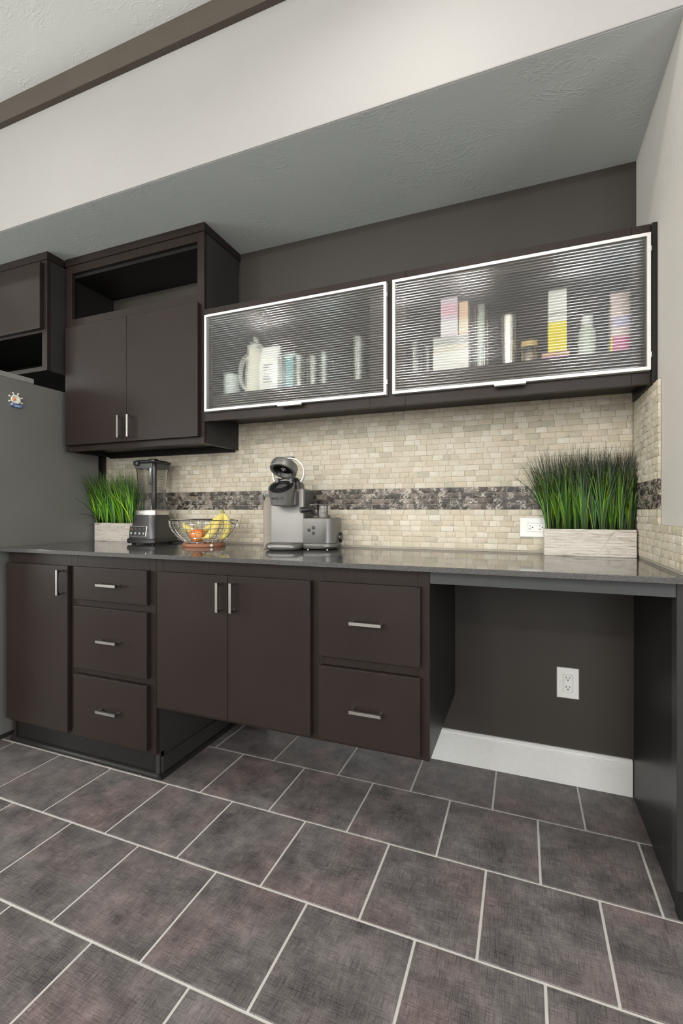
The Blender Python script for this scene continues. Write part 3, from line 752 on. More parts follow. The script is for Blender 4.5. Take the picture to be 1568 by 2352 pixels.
# ------------------------------------------------------------------ grass planters
def planter(loc, W, label, seed, lean, nb, strays, tipc=(0.055, 0.058, 0.022), xmin=-9, gain=1.0):
    rnd = random.Random(seed); D, H = 0.083, 0.102
    t = thing('grass_planter', loc, label, 'planter', 'rectangular planters of artificial grass')
    b = bmesh.new(); th = 0.008
    o_ = [rrect(-W / 2 + i, W / 2 - i, -D / 2 + i, D / 2 - i, 0.003, z, 2) for i, z in ((0.002, 0.0), (0.0, 0.003), (0.0, H - 0.002), (0.002, H), (th, H), (th, H - 0.02))]
    loft(b, o_, smooth=False)
    bxo = obj('box', b, M['whitewash'], t, local=True)
    gv = bmesh.new()                                                   # carved lines standing proud on the front
    for k in range(9):
        z = 0.010 + k * 0.0105; x = -W / 2 + 0.004
        while x < W / 2 - 0.02:
            L = rnd.uniform(0.03, 0.10); e = min(x + L, W / 2 - 0.003)
            box(gv, x, e, -D / 2 - 0.0014 * rnd.uniform(0.5, 1.2), -D / 2 - 0.0001, z, z + rnd.uniform(0.006, 0.0095), 0.0004, 1); x = e + rnd.uniform(0.001, 0.02)
    tag(obj('carved_relief', gv, M['whitewash'], t, local=True), kind='stuff')
    obj('foam', bx(-W / 2 + th, W / 2 - th, -D / 2 + th, D / 2 - th, H - 0.03, H - 0.012), M['soil'], t, local=True)
    g = bmesh.new(); lay = g.loops.layers.color.new('blade')
    def blade(p0, d, h, bend, wd, c):
        n = 6; side = Vector((-d.y, d.x, 0))
        a = rnd.uniform(-0.9, 0.9); ws = Vector((math.cos(a), math.sin(a), 0)); rows = []
        for i in range(n + 1):
            u = i / n
            p = Vector(p0) + Vector((0, 0, 1)) * (h * (u - 0.18 * bend * u * u)) + Vector((d.x, d.y, 0)) * (h * (0.25 * u + bend * u * u * 0.75))
            if p.x < xmin: p.x = xmin + 0.004 * u
            k = wd * (1 - u ** 1.6) * (0.75 + 0.5 * min(u * 4, 1)) + 0.00025
            rows.append(((g.verts.new(p - ws * k), g.verts.new(p + ws * k)), u))
        for (A, ua), (B, ub) in zip(rows, rows[1:]):
            f = g.faces.new((A[0], A[1], B[1], B[0])); f.smooth = True
            for lp, u in zip(f.loops, (ua, ua, ub, ub)):
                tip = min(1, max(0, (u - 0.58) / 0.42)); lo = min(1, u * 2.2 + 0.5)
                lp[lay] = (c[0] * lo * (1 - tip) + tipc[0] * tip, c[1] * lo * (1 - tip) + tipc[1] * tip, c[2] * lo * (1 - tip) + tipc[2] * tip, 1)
    nt = int(W / 0.0125)
    for i in range(nb):
        tuft = rnd.randrange(nt); tx = -W / 2 + 0.016 + (W - 0.032) * tuft / (nt - 1); ty = ((tuft * 7) % 5 - 2) * 0.012
        edge = (tx / (W / 2)) ** 3
        fan = rnd.gauss(0, 0.23) + (edge * 0.42 if edge < 0 else edge * 0.08) + lean
        d = Vector((fan, rnd.gauss(0, 0.05) - 0.01 + (min(0.0, fan) * 0.9 if xmin > -1 else 0), 0))
        h = rnd.triangular(0.17, 0.375, 0.33) * (1 - 0.12 * abs(fan))
        gr = rnd.random()
        c = (0.10 + 0.38 * gr * gr, 0.17 + 0.40 * gr, 0.030 + 0.085 * gr)
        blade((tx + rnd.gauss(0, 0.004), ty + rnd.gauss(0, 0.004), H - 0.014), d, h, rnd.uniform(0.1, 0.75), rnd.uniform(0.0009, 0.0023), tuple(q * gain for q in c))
    for s in strays:
        n = len(s); rows = []
        for i, p in enumerate(s):
            k = 0.0016 * (1 - i / n) + 0.0003; v = Vector(p); rows.append((g.verts.new(v + Vector((k, 0, k))), g.verts.new(v - Vector((k, 0, k)))))
        for A, B in zip(rows, rows[1:]):
            f = g.faces.new((A[0], A[1], B[1], B[0]))
            for lp in f.loops: lp[lay] = (0.07, 0.085, 0.03, 1)
    tag(obj('grass', g, M['grass'], t, sharp=0, local=True), kind='stuff')
    return t
def bez(*p, n=12):
    p = [Vector(q) for q in p]; out = []
    for i in range(n + 1):
        u = i / n; q = p[:]
        while len(q) > 1: q = [a.lerp(b, u) for a, b in zip(q, q[1:])]
        out.append(tuple(q[0]))
    return out
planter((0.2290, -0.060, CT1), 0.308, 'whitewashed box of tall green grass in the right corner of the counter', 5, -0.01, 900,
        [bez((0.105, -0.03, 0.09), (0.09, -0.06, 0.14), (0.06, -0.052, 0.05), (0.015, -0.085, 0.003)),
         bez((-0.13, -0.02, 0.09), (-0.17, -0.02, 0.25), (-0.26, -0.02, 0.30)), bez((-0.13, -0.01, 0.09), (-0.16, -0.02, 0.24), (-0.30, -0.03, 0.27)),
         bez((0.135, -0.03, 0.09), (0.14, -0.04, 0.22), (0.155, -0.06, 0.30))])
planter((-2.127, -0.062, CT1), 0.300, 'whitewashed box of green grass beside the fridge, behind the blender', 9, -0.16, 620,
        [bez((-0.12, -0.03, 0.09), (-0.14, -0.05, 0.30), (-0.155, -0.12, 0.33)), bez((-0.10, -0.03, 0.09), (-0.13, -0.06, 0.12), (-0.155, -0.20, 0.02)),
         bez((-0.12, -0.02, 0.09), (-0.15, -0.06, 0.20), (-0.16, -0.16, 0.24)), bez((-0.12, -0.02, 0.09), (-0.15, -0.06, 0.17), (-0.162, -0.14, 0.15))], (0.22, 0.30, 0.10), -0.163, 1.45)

# ------------------------------------------------------------------ blender
t = thing('countertop_blender', (-1.808, -0.150, CT1), 'black and steel countertop blender with square jar, in front of the left grass planter', 'blender', rz=R(3))
def sq(hw, hd, z, r=0.02, ox=0, oy=0): return rrect(-hw + ox, hw + ox, -hd + oy, hd + oy, r, z, 5)
bm = bmesh.new(); loft(bm, [sq(0.086, 0.092, 0.006, 0.02), sq(0.090, 0.096, 0.010, 0.022), sq(0.090, 0.096, 0.026, 0.022), sq(0.087, 0.093, 0.0305, 0.022)])
for sx in (-1, 1):
    for sy in (-1, 1): lathe(bm, [(0.010, 0.0003), (0.011, 0.0059)], 12, (sx * 0.06, sy * 0.068, 0))
obj('foot_plate', bm, M['black'], t, local=True)
bm = bmesh.new(); loft(bm, [sq(0.085, 0.091, 0.031, 0.026), sq(0.084, 0.090, 0.038, 0.026), sq(0.074, 0.080, 0.100, 0.028), sq(0.0695, 0.073, 0.124, 0.030), sq(0.066, 0.068, 0.150, 0.030)])
obj('motor_base', bm, M['gunmetal'], t, local=True)
bm = bmesh.new(); loft(bm, [sq(0.0662, 0.0682, 0.1505, 0.030), sq(0.0655, 0.0675, 0.173, 0.030), sq(0.063, 0.065, 0.174, 0.028)])
band = obj('steel_band', bm, M['silver_hi'], t, local=True)
text_mesh('lettering', 'NINJA', 0.013, M['outlet'], band, Matrix.Translation((-0.005, -0.0684, 0.162)) @ Matrix.Rotation(R(90), 4, 'X'), 0.0003, 1.1)
# control panel leaning with the front face
tilt = Matrix.Translation((-0.010, -0.0875, 0.067)) @ Matrix.Rotation(R(-8), 4, 'X')
def on(bm): bmesh.ops.transform(bm, matrix=tilt, verts=bm.verts[:]); return bm
cp = obj('control_panel', on(bx(-0.058, 0.050, -0.0035, 0.006, -0.028, 0.028, 0.003, 2)), M['silver_hi'], t, local=True)
obj('key_pad', on(bx(-0.054, 0.046, -0.0047, -0.0036, -0.024, 0.024, 0.0005, 1)), M['black'], cp)
for r_ in range(2):
    for c_ in range(4):
        b = bmesh.new(); x = -0.042 + c_ * 0.0255; z = 0.010 - r_ * 0.021
        if r_ == 0 and c_ == 0:
            ring = [(x + 0.0052 * math.cos(R(30 * k)), -0.0050, z + 0.0052 * math.sin(R(30 * k))) for k in range(12)]
            tube(b, ring, 0.0006, 5, closed=True)
        elif r_ == 0: lathe(b, [(0.0048, 0), (0.0048, 0.0004)], 16, (x, -0.00475, z + 0.002), MV)
        else: box(b, x - 0.005, x + 0.005, -0.0052, -0.0048, z - 0.0005, z + 0.004)
        if r_ == 0 and c_: box(b, x - 0.006, x + 0.006, -0.0052, -0.0048, z - 0.0085, z - 0.0072)
        if r_ == 1: box(b, x - 0.004, x + 0.004, -0.0052, -0.0048, z - 0.0045, z - 0.0035)
        obj('key', on(b), M['apple'] if (r_, c_) == (0, 0) else (M['dark_grey'] if r_ == 0 else M['outlet']), cp)
# jar: clear collar, square tapered jar, lid, handle at the front right corner
bm = bmesh.new(); loft(bm, [sq(0.062, 0.062, 0.1745, 0.02), sq(0.057, 0.057, 0.205, 0.02), sq(0.052, 0.052, 0.232, 0.02), sq(0.047, 0.047, 0.232, 0.016), sq(0.055, 0.055, 0.178, 0.016)], cap=False)
obj('jar_collar', bm, M['jar'], t, local=True)
bm = bmesh.new(); loft(bm, [sq(0.040, 0.040, 0.217, 0.014), sq(0.047, 0.047, 0.224, 0.016), sq(0.052, 0.052, 0.26, 0.018), sq(0.063, 0.063, 0.408, 0.020), sq(0.060, 0.060, 0.408, 0.018), sq(0.049, 0.049, 0.26, 0.016), sq(0.042, 0.042, 0.228, 0.014)])
jar = obj('jar', bm, M['jar'], t, local=True)
bm = bmesh.new()
for f_ in range(2):
    for k in range(9):
        z = 0.262 + k * 0.0145; hw = 0.052 + (z - 0.26) * 0.0743 + 0.0004; L = 0.015 if k % 2 else 0.010
        if f_ == 0: box(bm, -0.012 - L, -0.012 + L, -hw - 0.0003, -hw, z - 0.0005, z + 0.0005)
        else: box(bm, hw, hw + 0.0003, -0.004 - L, -0.004 + L, z - 0.0005, z + 0.0005)
tag(obj('volume_marks', bm, M['soft_black'], jar), kind='stuff')
bm = bmesh.new(); tube(bm, [(0, 0, 0.19), (0, 0, 0.30), (0, 0, 0.405)], 0.006, 8)
for k, z in enumerate((0.25, 0.31, 0.37)):
    for s in (-1, 1):
        a = R(35 + k * 60); p = Vector((math.cos(a) * s, math.sin(a) * s, 0))
        tube(bm, [(0, 0, z), tuple(p * 0.025 + Vector((0, 0, z + 0.004))), tuple(p * 0.036 + Vector((0, 0, z + 0.012)))], [0.004, 0.003, 0.001], 6)
obj('blade_stack', bm, M['dark_grey'], t, local=True)
bm = bmesh.new(); loft(bm, [sq(0.0645, 0.0645, 0.388, 0.02), sq(0.0655, 0.0655, 0.412, 0.02), sq(0.0640, 0.0640, 0.414, 0.02)], cap=False); obj('jar_rim', bm, M['dark_grey'], t, local=True)
bm = bmesh.new(); loft(bm, [sq(0.070, 0.070, 0.4145, 0.022), sq(0.072, 0.072, 0.418, 0.022), sq(0.072, 0.072, 0.424, 0.022), sq(0.060, 0.060, 0.431, 0.022)])
box(bm, -0.02, 0.03, -0.022, 0.022, 0.4305, 0.437, 0.004, 2); box(bm, 0.035, 0.075, -0.075, -0.035, 0.4145, 0.434, 0.006, 2); box(bm, -0.055, -0.025, -0.078, -0.060, 0.402, 0.424, 0.004, 2)
obj('lid', bm, M['black'], t, local=True)
hd = Vector((0.72, -0.69, 0)); bm = bmesh.new()
tube(bm, [tuple(hd * r + Vector((0, 0, z))) for r, z in ((0.072, 0.180), (0.079, 0.215), (0.081, 0.26), (0.086, 0.33), (0.092, 0.390), (0.087, 0.408), (0.077, 0.4135))], [0.013, 0.0145, 0.0125, 0.0115, 0.0125, 0.011, 0.008], 14)
obj('handle', bm, M['black'], t, local=True)
bm = bmesh.new(); tube(bm, bez((0.06, 0.090, 0.012), (0.09, 0.098, 0.006), (0.12, 0.105, 0.004), (0.128, 0.108, 0.004)), 0.0035, 8); obj('power_cord', bm, M['black'], t, local=True)

# ------------------------------------------------------------------ fruit basket
BX, BY = -1.445, -0.195
t = thing('wire_fruit_basket', (BX, BY, CT1), 'round wire fruit basket on a copper brown ring base', 'basket')
bm = bmesh.new(); lathe(bm, [(0.086, 0.0006), (0.100, 0.0006), (0.102, 0.004), (0.102, 0.013), (0.099, 0.016), (0.086, 0.016), (0.084, 0.008)], 48, capb=False, capt=False)
lathe(bm, [(0.087, 0.004), (0.087, 0.009)], 48)
ring = obj('base_ring', bm, M['copper'], t, local=True)
bm = bmesh.new(); lathe(bm, [(0.0062, 0), (0.0062, 0.002), (0.0045, 0.003)], 18, (0.1012 * math.cos(R(-33)), 0.1012 * math.sin(R(-33)), 0.0095), Matrix.Rotation(R(57), 4, 'Z') @ MV); obj('medallion', bm, M['outlet'], ring)
def brad(u): return 0.086 + (0.162 - 0.086) * (1 - (1 - u) ** 2.1), 0.018 + 0.108 * u     # u 0 bottom .. 1 rim
bm = bmesh.new(); lathe(bm, [(0.1590, 0.126), (0.1615, 0.1235), (0.1640, 0.126), (0.1615, 0.1285), (0.1590, 0.126)], 56, capb=False, capt=False); obj('rim', bm, M['chrome'], t, local=True)
for k in range(26):
    a = 2 * math.pi * k / 26; b = bmesh.new()
    tube(b, [(brad(u)[0] * math.cos(a), brad(u)[0] * math.sin(a), brad(u)[1]) for u in (0, 0.15, 0.32, 0.5, 0.7, 0.86, 0.985)], 0.0014, 5)
    obj('upright_wire', b, M['chrome'], t, local=True)
for u in (0.03, 0.24, 0.45, 0.65, 0.83):
    r, z = brad(u); b = bmesh.new(); tube(b, [((r + 0.0022) * math.cos(R(9 * k)), (r + 0.0022) * math.sin(R(9 * k)), z) for k in range(40)], 0.0013, 5, closed=True)
    obj('hoop_wire', b, M['chrome'], t, local=True)
b = bmesh.new()
for k in range(7):
    x = -0.075 + 0.025 * k; L = math.sqrt(0.0855 ** 2 - x * x)
    tube(b, [(x, -L, 0.0185), (x, L, 0.0185)], 0.0011, 5); tube(b, [(-L, x, 0.0205), (L, x, 0.0205)], 0.0011, 5)
obj('floor_wire', b, M['chrome'], t, local=True)
for s in (-1, 1):
    b = bmesh.new(); tube(b, [(s * 0.159, -0.036, 0.127), (s * 0.171, -0.034, 0.122), (s * 0.177, -0.018, 0.112), (s * 0.178, 0.0, 0.107), (s * 0.177, 0.018, 0.112), (s * 0.171, 0.034, 0.122), (s * 0.159, 0.036, 0.127)], 0.0022, 6)
    obj('handle', b, M['chrome'], t, local=True)
def banana(parent, pts, rad=0.0165, name='banana'):
    n = len(pts); rs = []
    for i in range(n):
        u = i / (n - 1)
        k = 0.42 + 0.58 * math.sin(math.pi * min(1, max(0, (u - 0.02) / 0.96))) ** 0.45
        if u < 0.16: k = 0.34 + 0.5 * (u / 0.16) ** 1.5
        if u > 0.93: k *= 0.62
        rs.append(rad * k)
    b = bmesh.new(); tube(b, pts, rs, 10)
    o = obj(name, b, M['banana'], parent, sharp=70)
    return o
bn = thing('banana_bunch', (BX + 0.06, BY + 0.01, CT1 + 0.03), 'bunch of yellow bananas standing stem up in the wire basket', 'bananas')
st = Vector((BX + 0.088, BY + 0.030, CT1 + 0.158)); BO = Vector((BX, BY, CT1))
ends = [((0.088, -0.02, 0.125), (0.118, -0.075, 0.045), (0.055, -0.085, 0.042)),
        ((0.130, 0.03, 0.120), (0.140, 0.00, 0.045), (0.105, -0.030, 0.042)),
        ((0.045, 0.035, 0.135), (0.020, 0.030, 0.075), (-0.020, 0.015, 0.078))]
for mid, mid2, en in ends:
    p = [st, st + Vector(((mid[0] - 0.088) * 0.3, (mid[1] - 0.03) * 0.3, -0.025)), BO + Vector(mid), BO + Vector(mid2), BO + Vector(en)]
    banana(bn, bez(*p, n=16), 0.0195)
b = bmesh.new(); tube(b, [tuple(st + Vector((0.001, 0, -0.012))), tuple(st + Vector((0, 0, 0.003))), tuple(st + Vector((-0.006, 0, 0.016)))], [0.0100, 0.0088, 0.0075], 10); obj('stem', b, M['banana_tip'], bn)
bl = thing('banana', (BX - 0.04, BY + 0.03, CT1 + 0.03), 'single yellow banana lying at the left of the wire basket', 'banana')
banana(bl, bez((BX - 0.100, BY - 0.030, CT1 + 0.112), (BX - 0.092, BY - 0.020, CT1 + 0.072), (BX - 0.060, BY + 0.005, CT1 + 0.062), (BX - 0.025, BY + 0.040, CT1 + 0.060), (BX + 0.02, BY + 0.080, CT1 + 0.066), n=16), 0.0190, 'skin')
ap = thing('apple', (BX + 0.008, BY - 0.060, CT1 + 0.0225), 'round orange red apple in the wire basket in front of the bananas', 'apple')
b = bmesh.new(); pf = []
for k in range(15):
    a = R(-90 + 180 * k / 14); r = 0.0365 * math.cos(a) ** 0.85 if abs(math.cos(a)) > 1e-6 else 0.0
    z = 0.034 + 0.034 * math.sin(a)
    if k >= 13: z -= 0.005 * (k - 12)
    pf.append((max(r, 0.0006), z))
lathe(b, pf, 24); obj('skin', b, M['apple'], ap, sharp=0, local=True)
b = bmesh.new(); tube(b, [(0, 0, 0.056), (0.002, 0, 0.066), (0.006, 0, 0.073)], 0.0012, 6); obj('stem', b, M['banana_tip'], ap, local=True)

# ------------------------------------------------------------------ single serve coffee maker
t = thing('coffee_maker', (-0.984, -0.208, CT1), 'silver grey single serve coffee maker with open lid and milk frother base', 'coffee maker', rz=R(9))
KL = dict(local=True)
bm = bmesh.new(); loft(bm, [rrect(-0.078, 0.078, 0.0, 0.165, (0.006, 0.004, 0.03, 0.03), z, 4) for z in (0.030, 0.262)] + [rrect(-0.075, 0.075, 0.003, 0.150, (0.006, 0.004, 0.03, 0.03), 0.270, 4)])
obj('body', bm, M['silver'], t, **KL)
bm = bmesh.new(); loft(bm, [[(0.0785, y, z) for y, z in ((0.006, 0.140), (0.150, 0.140), (0.158, 0.15), (0.158, 0.245), (0.140, 0.266), (0.006, 0.266))], [(0.0805, y, z) for y, z in ((0.007, 0.142), (0.150, 0.142), (0.156, 0.15), (0.156, 0.245), (0.138, 0.264), (0.007, 0.264))]], smooth=False)
obj('side_panel', bm, M['dark_grey'], t, **KL)  # dark sheet puts the shade on the body's right side into colour
bm = bmesh.new()
fr_ = lambda i, z: rrect(-0.080 + i, 0.080 - i, -0.102 + i, 0.165 - i, (0.055, 0.055, 0.03, 0.03), z, 8)
loft(bm, [fr_(0.012, 0.0015), fr_(0.004, 0.006), fr_(0.0, 0.013), fr_(0.0, 0.022), fr_(0.003, 0.0275), fr_(0.006, 0.029)])
obj('drip_tray_base', bm, M['silver'], t, **KL)
bm = bmesh.new(); loft(bm, [rrect(-0.066, 0.066, -0.090, -0.004, (0.05, 0.05, 0.004, 0.004), z, 8) for z in (0.0293, 0.0315)]); obj('drip_grate', bm, M['gunmetal'], t, **KL)
bm = bmesh.new(); lathe(bm, [(0.03, 0.0003), (0.031, 0.0014)], 24, (0, -0.07, 0))
obj('foot', bm, M['soft_black'], t, **KL)
# water tank on the left side
bm = bmesh.new(); loft(bm, [rrect(-0.130, -0.0795, 0.025, 0.165, (0.022, 0.003, 0.003, 0.022), z, 5) for z in (0.062, 0.235)]); obj('water_tank', bm, M['tank'], t, **KL)
bm = bmesh.new(); loft(bm, [rrect(-0.130, -0.0795, 0.025, 0.165, (0.022, 0.003, 0.003, 0.022), z, 5) for z in (0.006, 0.0615)]); obj('tank_base', bm, M['tank'], t, **KL)
bm = bmesh.new(); loft(bm, [rrect(-0.132, -0.0795, 0.023, 0.167, (0.022, 0.003, 0.003, 0.022), z, 5) for z in (0.2355, 0.247)])
loft(bm, [rrect(-0.150, -0.118, 0.018, 0.055, (0.01, 0.003, 0.003, 0.01), z, 4) for z in (0.222, 0.236)]); obj('tank_lid', bm, M['gunmetal'], t, **KL)
# brew head: tapered cup with an oblique cut on top
HC = Vector((-0.006, -0.048, 0)); n = 36; bm = bmesh.new(); rows = []
def cut(x, y): return 0.279 + 0.62 * y          # top plane rises to the back
for lev in range(6):
    u = lev / 5; ring_ = []
    for k in range(n):
        a = 2 * math.pi * k / n; r = 0.049 + 0.009 * u
        x, y = r * math.cos(a), r * math.sin(a) * 1.0
        z = 0.196 + (cut(x, y) - 0.196) * u; ring_.append((HC.x + x, HC.y + y - 0.006 * u, z))
    rows.append(ring_)
inner = [(HC.x + 0.052 * math.cos(2 * math.pi * k / n), HC.y - 0.006 + 0.052 * math.sin(2 * math.pi * k / n), cut(0, 0.052 * math.sin(2 * math.pi * k / n))) for k in range(n)]
inner2 = [(p[0], p[1], p[2] - 0.004) for p in inner]
loft(bm, [[(HC.x + 0.034 * math.cos(2 * math.pi * k / n), HC.y + 0.034 * math.sin(2 * math.pi * k / n), 0.191) for k in range(n)]] + rows + [inner, inner2])
head = obj('brew_head', bm, M['silver'], t, **KL)
TP = Matrix.Translation((HC.x, HC.y - 0.006, 0.2755)) @ Matrix.Rotation(math.atan(0.62), 4, 'X')
bm = bmesh.new(); lathe(bm, [(0.058, 0.0), (0.058, 0.0022), (0.031, 0.0022), (0.029, -0.018), (0.012, -0.024)], 36, M=TP @ Matrix.Scale(0.90, 4), capb=False); obj('head_deck', bm, M['black'], head)
bm = bmesh.new(); lathe(bm, [(0.029, 0.0025), (0.034, 0.0025), (0.034, 0.011), (0.029, 0.011), (0.029, 0.0025)], 30, M=TP, capb=False, capt=False)
obj('pod_holder', bm, M['black'], head)
for i_, ch in enumerate('KEURIG'):                                       # lettering wraps round the head
    a = R(-90 - 27 + i_ * 10.0); r = 0.0558; z = 0.2235
    ml = Matrix.Translation((HC.x + r * math.cos(a), HC.y - 0.003 + r * math.sin(a), z)) @ Matrix.Rotation(a + R(90), 4, 'Z') @ Matrix.Rotation(R(90 + 4), 4, 'X')
    text_mesh('letter', ch, 0.0125, M['soft_black'], head, ml, 0.0008)
# neck block to the right of the head
bm = bmesh.new(); box(bm, 0.020, 0.056, -0.045, -0.0005, 0.196, 0.258, 0.002, 2); obj('head_bracket', bm, M['gunmetal'], t, **KL)
bm = bmesh.new(); loft(bm, [rrect(-0.055, 0.060, -0.002, 0.10, (0.01, 0.01, 0.03, 0.03), 0.2705, 5), rrect(-0.052, 0.058, 0.0, 0.095, (0.01, 0.01, 0.03, 0.03), 0.292, 5), rrect(-0.045, 0.050, 0.008, 0.075, (0.01, 0.01, 0.03, 0.03), 0.312, 5), rrect(-0.03, 0.035, 0.018, 0.055, (0.01, 0.01, 0.015, 0.015), 0.322, 5)])
obj('hinge_housing', bm, M['gunmetal'], t, **KL)
# open lid: short domed cap turned up about the hinge behind the head
LM = Matrix.Translation((HC.x + 0.006, -0.012, 0.310)) @ Matrix.Rotation(R(-30), 4, 'X') @ Matrix.Rotation(R(8), 4, 'Y') @ Matrix.Translation((0, -0.056, 0.004))
bm = bmesh.new(); lathe(bm, [(0.045, 0.003), (0.053, 0.001), (0.0575, 0.0), (0.0600, 0.003), (0.0600, 0.030), (0.0575, 0.037), (0.050, 0.042), (0.025, 0.0455), (0.002, 0.046)], 40, M=LM, capb=False)
lid = obj('brew_lid', bm, M['silver'], t, **KL)
bm = bmesh.new(); lathe(bm, [(0.0525, 0.0022), (0.050, 0.010), (0.044, 0.020), (0.020, 0.024), (0.002, 0.024)], 36, M=LM, capb=False); obj('lid_cavity', bm, M['black'], lid)
bm = bmesh.new(); lathe(bm, [(0.012, 0.0235), (0.012, 0.012), (0.006, 0.010), (0.004, 0.003), (0.001, 0.0025)], 18, M=LM); obj('needle_block', bm, M['chrome'], lid)
for sx in (-0.030, 0.034):
    bm = bmesh.new(); box(bm, HC.x + sx - 0.007, HC.x + sx + 0.007, -0.030, 0.006, 0.280, 0.316, 0.003, 2); obj('hinge_arm', bm, M['gunmetal'], lid)
# bail handle standing up behind the lid
bm = bmesh.new(); loops = []
for k in range(25):
    a = R(-34 + 248 * k / 24); r = 0.072
    c = Vector((HC.x + 0.014 + r * math.cos(a), 0.0, 0.062 + r * math.sin(a) * 0.98)); nrm = Vector((math.cos(a), 0, math.sin(a)))
    Q = Matrix.Translation((0, -0.012, 0.276)) @ Matrix.Rotation(R(-12), 4, 'X')
    loops.append([tuple(Q @ (c + nrm * i + Vector((0, j, 0)))) for i, j in ((-0.0028, -0.010), (0.0028, -0.010), (0.0028, 0.010), (-0.0028, 0.010))])
loft(bm, loops, smooth=True); hdl = obj('lid_handle', bm, M['alu'], t, **KL)
bm = bmesh.new(); box(bm, HC.x - 0.004, HC.x + 0.032, 0.006, 0.030, 0.4095, 0.4145, 0.002, 2); obj('handle_tab', bm, M['dark_grey'], hdl)
# frother base on the right
f2 = lambda i, z: rrect(0.0815 + i * 0.1, 0.228 - i, -0.030 + i, 0.150 - i, (0.006, 0.075, 0.06, 0.01), z, 9)
bm = bmesh.new(); loft(bm, [f2(0.002, 0.0265), f2(0.0, 0.030), f2(0.0, 0.136), f2(0.003, 0.140)]); fb = obj('frother_base', bm, M['silver'], t, **KL)
bm = bmesh.new(); loft(bm, [f2(0.016, 0.0022), f2(0.006, 0.006), f2(0.001, 0.014), f2(0.001, 0.0262)]); obj('frother_foot', bm, M['silver'], t, **KL)
for x, z in ((0.111, 0.087), (0.131, 0.098), (0.131, 0.074)):
    b = bmesh.new(); lathe(b, [(0.0074, 0), (0.0074, 0.0012), (0.0066, 0.0016)], 22, (x, -0.0301, z), MV)
    kb = obj('button', b, M['soft_black'], fb)
    obj('button_print', bx(x - 0.0035, x + 0.0035, -0.0320, -0.0317, z - 0.0007, z + 0.0007), M['fridge_light'], kb)
bm = bmesh.new(); lathe(bm, [(0.022, 0), (0.022, 0.008), (0.019, 0.011)], 28, (0.2282, 0.062, 0.052), Matrix.Rotation(R(90), 4, 'Y')); obj('dial', bm, M['black'], t, **KL)
for x, y in ((0.10, -0.01), (0.185, 0.0), (0.10, 0.12), (0.19, 0.11)):
    bm = bmesh.new(); lathe(bm, [(0.005, 0.0003), (0.005, 0.0021)], 12, (x, y, 0)); obj('foot', bm, M['chrome'], t, **KL)
cm = t
JM = Matrix.Translation(cm.location) @ Matrix.Rotation(R(9), 4, 'Z')
j = thing('frothing_jug', tuple(JM @ Vector((0.160, 0.038, 0.1404))), 'small steel frothing jug with side handle standing on the coffee maker', 'jug', rz=R(9))
bm = bmesh.new(); lathe(bm, [(0.0285, 0.0003), (0.0295, 0.002), (0.0295, 0.052), (0.0305, 0.0545), (0.032, 0.056), (0.030, 0.056), (0.0275, 0.052), (0.0275, 0.006), (0.001, 0.006)], 36, capt=True); obj('cup', bm, M['silver_hi'], j, **KL)
bm = bmesh.new(); lathe(bm, [(0.032, 0.0564), (0.0325, 0.0575), (0.031, 0.0585), (0.01, 0.059), (0.002, 0.059)], 36); box(bm, -0.062, -0.03, -0.02, 0.006, 0.0565, 0.0585, 0.0008, 1); obj('lid', bm, M['silver_hi'], j, **KL)
bm = bmesh.new(); tube(bm, [(-0.030, -0.016, 0.014), (-0.040, -0.024, 0.022), (-0.044, -0.027, 0.034), (-0.050, -0.031, 0.040), (-0.090, -0.062, 0.034)], [0.008, 0.0085, 0.0105, 0.0125, 0.0128], 16); obj('handle', bm, M['gunmetal'], j, **KL)
bm = bmesh.new(); tube(bm, [(-0.0905, -0.0624, 0.0339), (-0.0915, -0.0632, 0.0337)], 0.0112, 16); obj('handle_cap', bm, M['silver'], j, **KL)

# ------------------------------------------------------------------ things behind the ribbed glass
SH = 1.6005
def col(name, c, r=0.5): 
    if name not in M: M[name] = plain(name, c, r)
    return M[name]
def tumbler(x, y, r, h, label, group='clear glasses in the left glass cabinet', taper=0.86):
    t = thing('drinking_glass', (x, y, SH), label, 'glass', group)
    b = bmesh.new(); lathe(b, [(r * taper, 0), (r * taper, 0.006), (r, h), (r - 0.002, h), (r * taper - 0.002, 0.008), (0.002, 0.007)], 22); obj('cup', b, M['glass'], t, **KL)
# left cabinet
t = thing('cup_stack', (-1.272, -0.205, SH), 'stack of pale plastic cups at the far left of the left glass cabinet', 'cups')
for k in range(6):
    b = bmesh.new(); z = k * 0.014; lathe(b, [(0.030, z), (0.036, z + 0.045), (0.038, z + 0.046), (0.038, z + 0.049), (0.035, z + 0.049), (0.029, z + 0.004), (0.001, z + 0.003)], 24); obj('cup', b, col('pale plastic', (0.62, 0.66, 0.66), 0.4), t, **KL)
t = thing('pitcher', (-1.158, -0.175, SH), 'white lidded pitcher with pointed knob in the left glass cabinet', 'pitcher')
b = bmesh.new(); lathe(b, [(0.046, 0), (0.050, 0.004), (0.047, 0.12), (0.040, 0.20), (0.036, 0.235), (0.001, 0.236)], 28); obj('body', b, col('white glaze', (0.78, 0.76, 0.68), 0.3), t, **KL)
b = bmesh.new(); lathe(b, [(0.038, 0.2365), (0.038, 0.245), (0.022, 0.262), (0.008, 0.270), (0.009, 0.285), (0.002, 0.294)], 24); obj('lid', b, M['white_gloss'], t, **KL)
b = bmesh.new(); tube(b, bez((-0.044, -0.01, 0.05), (-0.085, -0.02, 0.06), (-0.085, -0.02, 0.20), (-0.036, -0.01, 0.205)), 0.006, 8); obj('handle', b, M['white_gloss'], t, **KL)
t = thing('paper_bag', (-1.062, -0.205, SH), 'white printed paper bag in the middle of the left glass cabinet', 'bag')
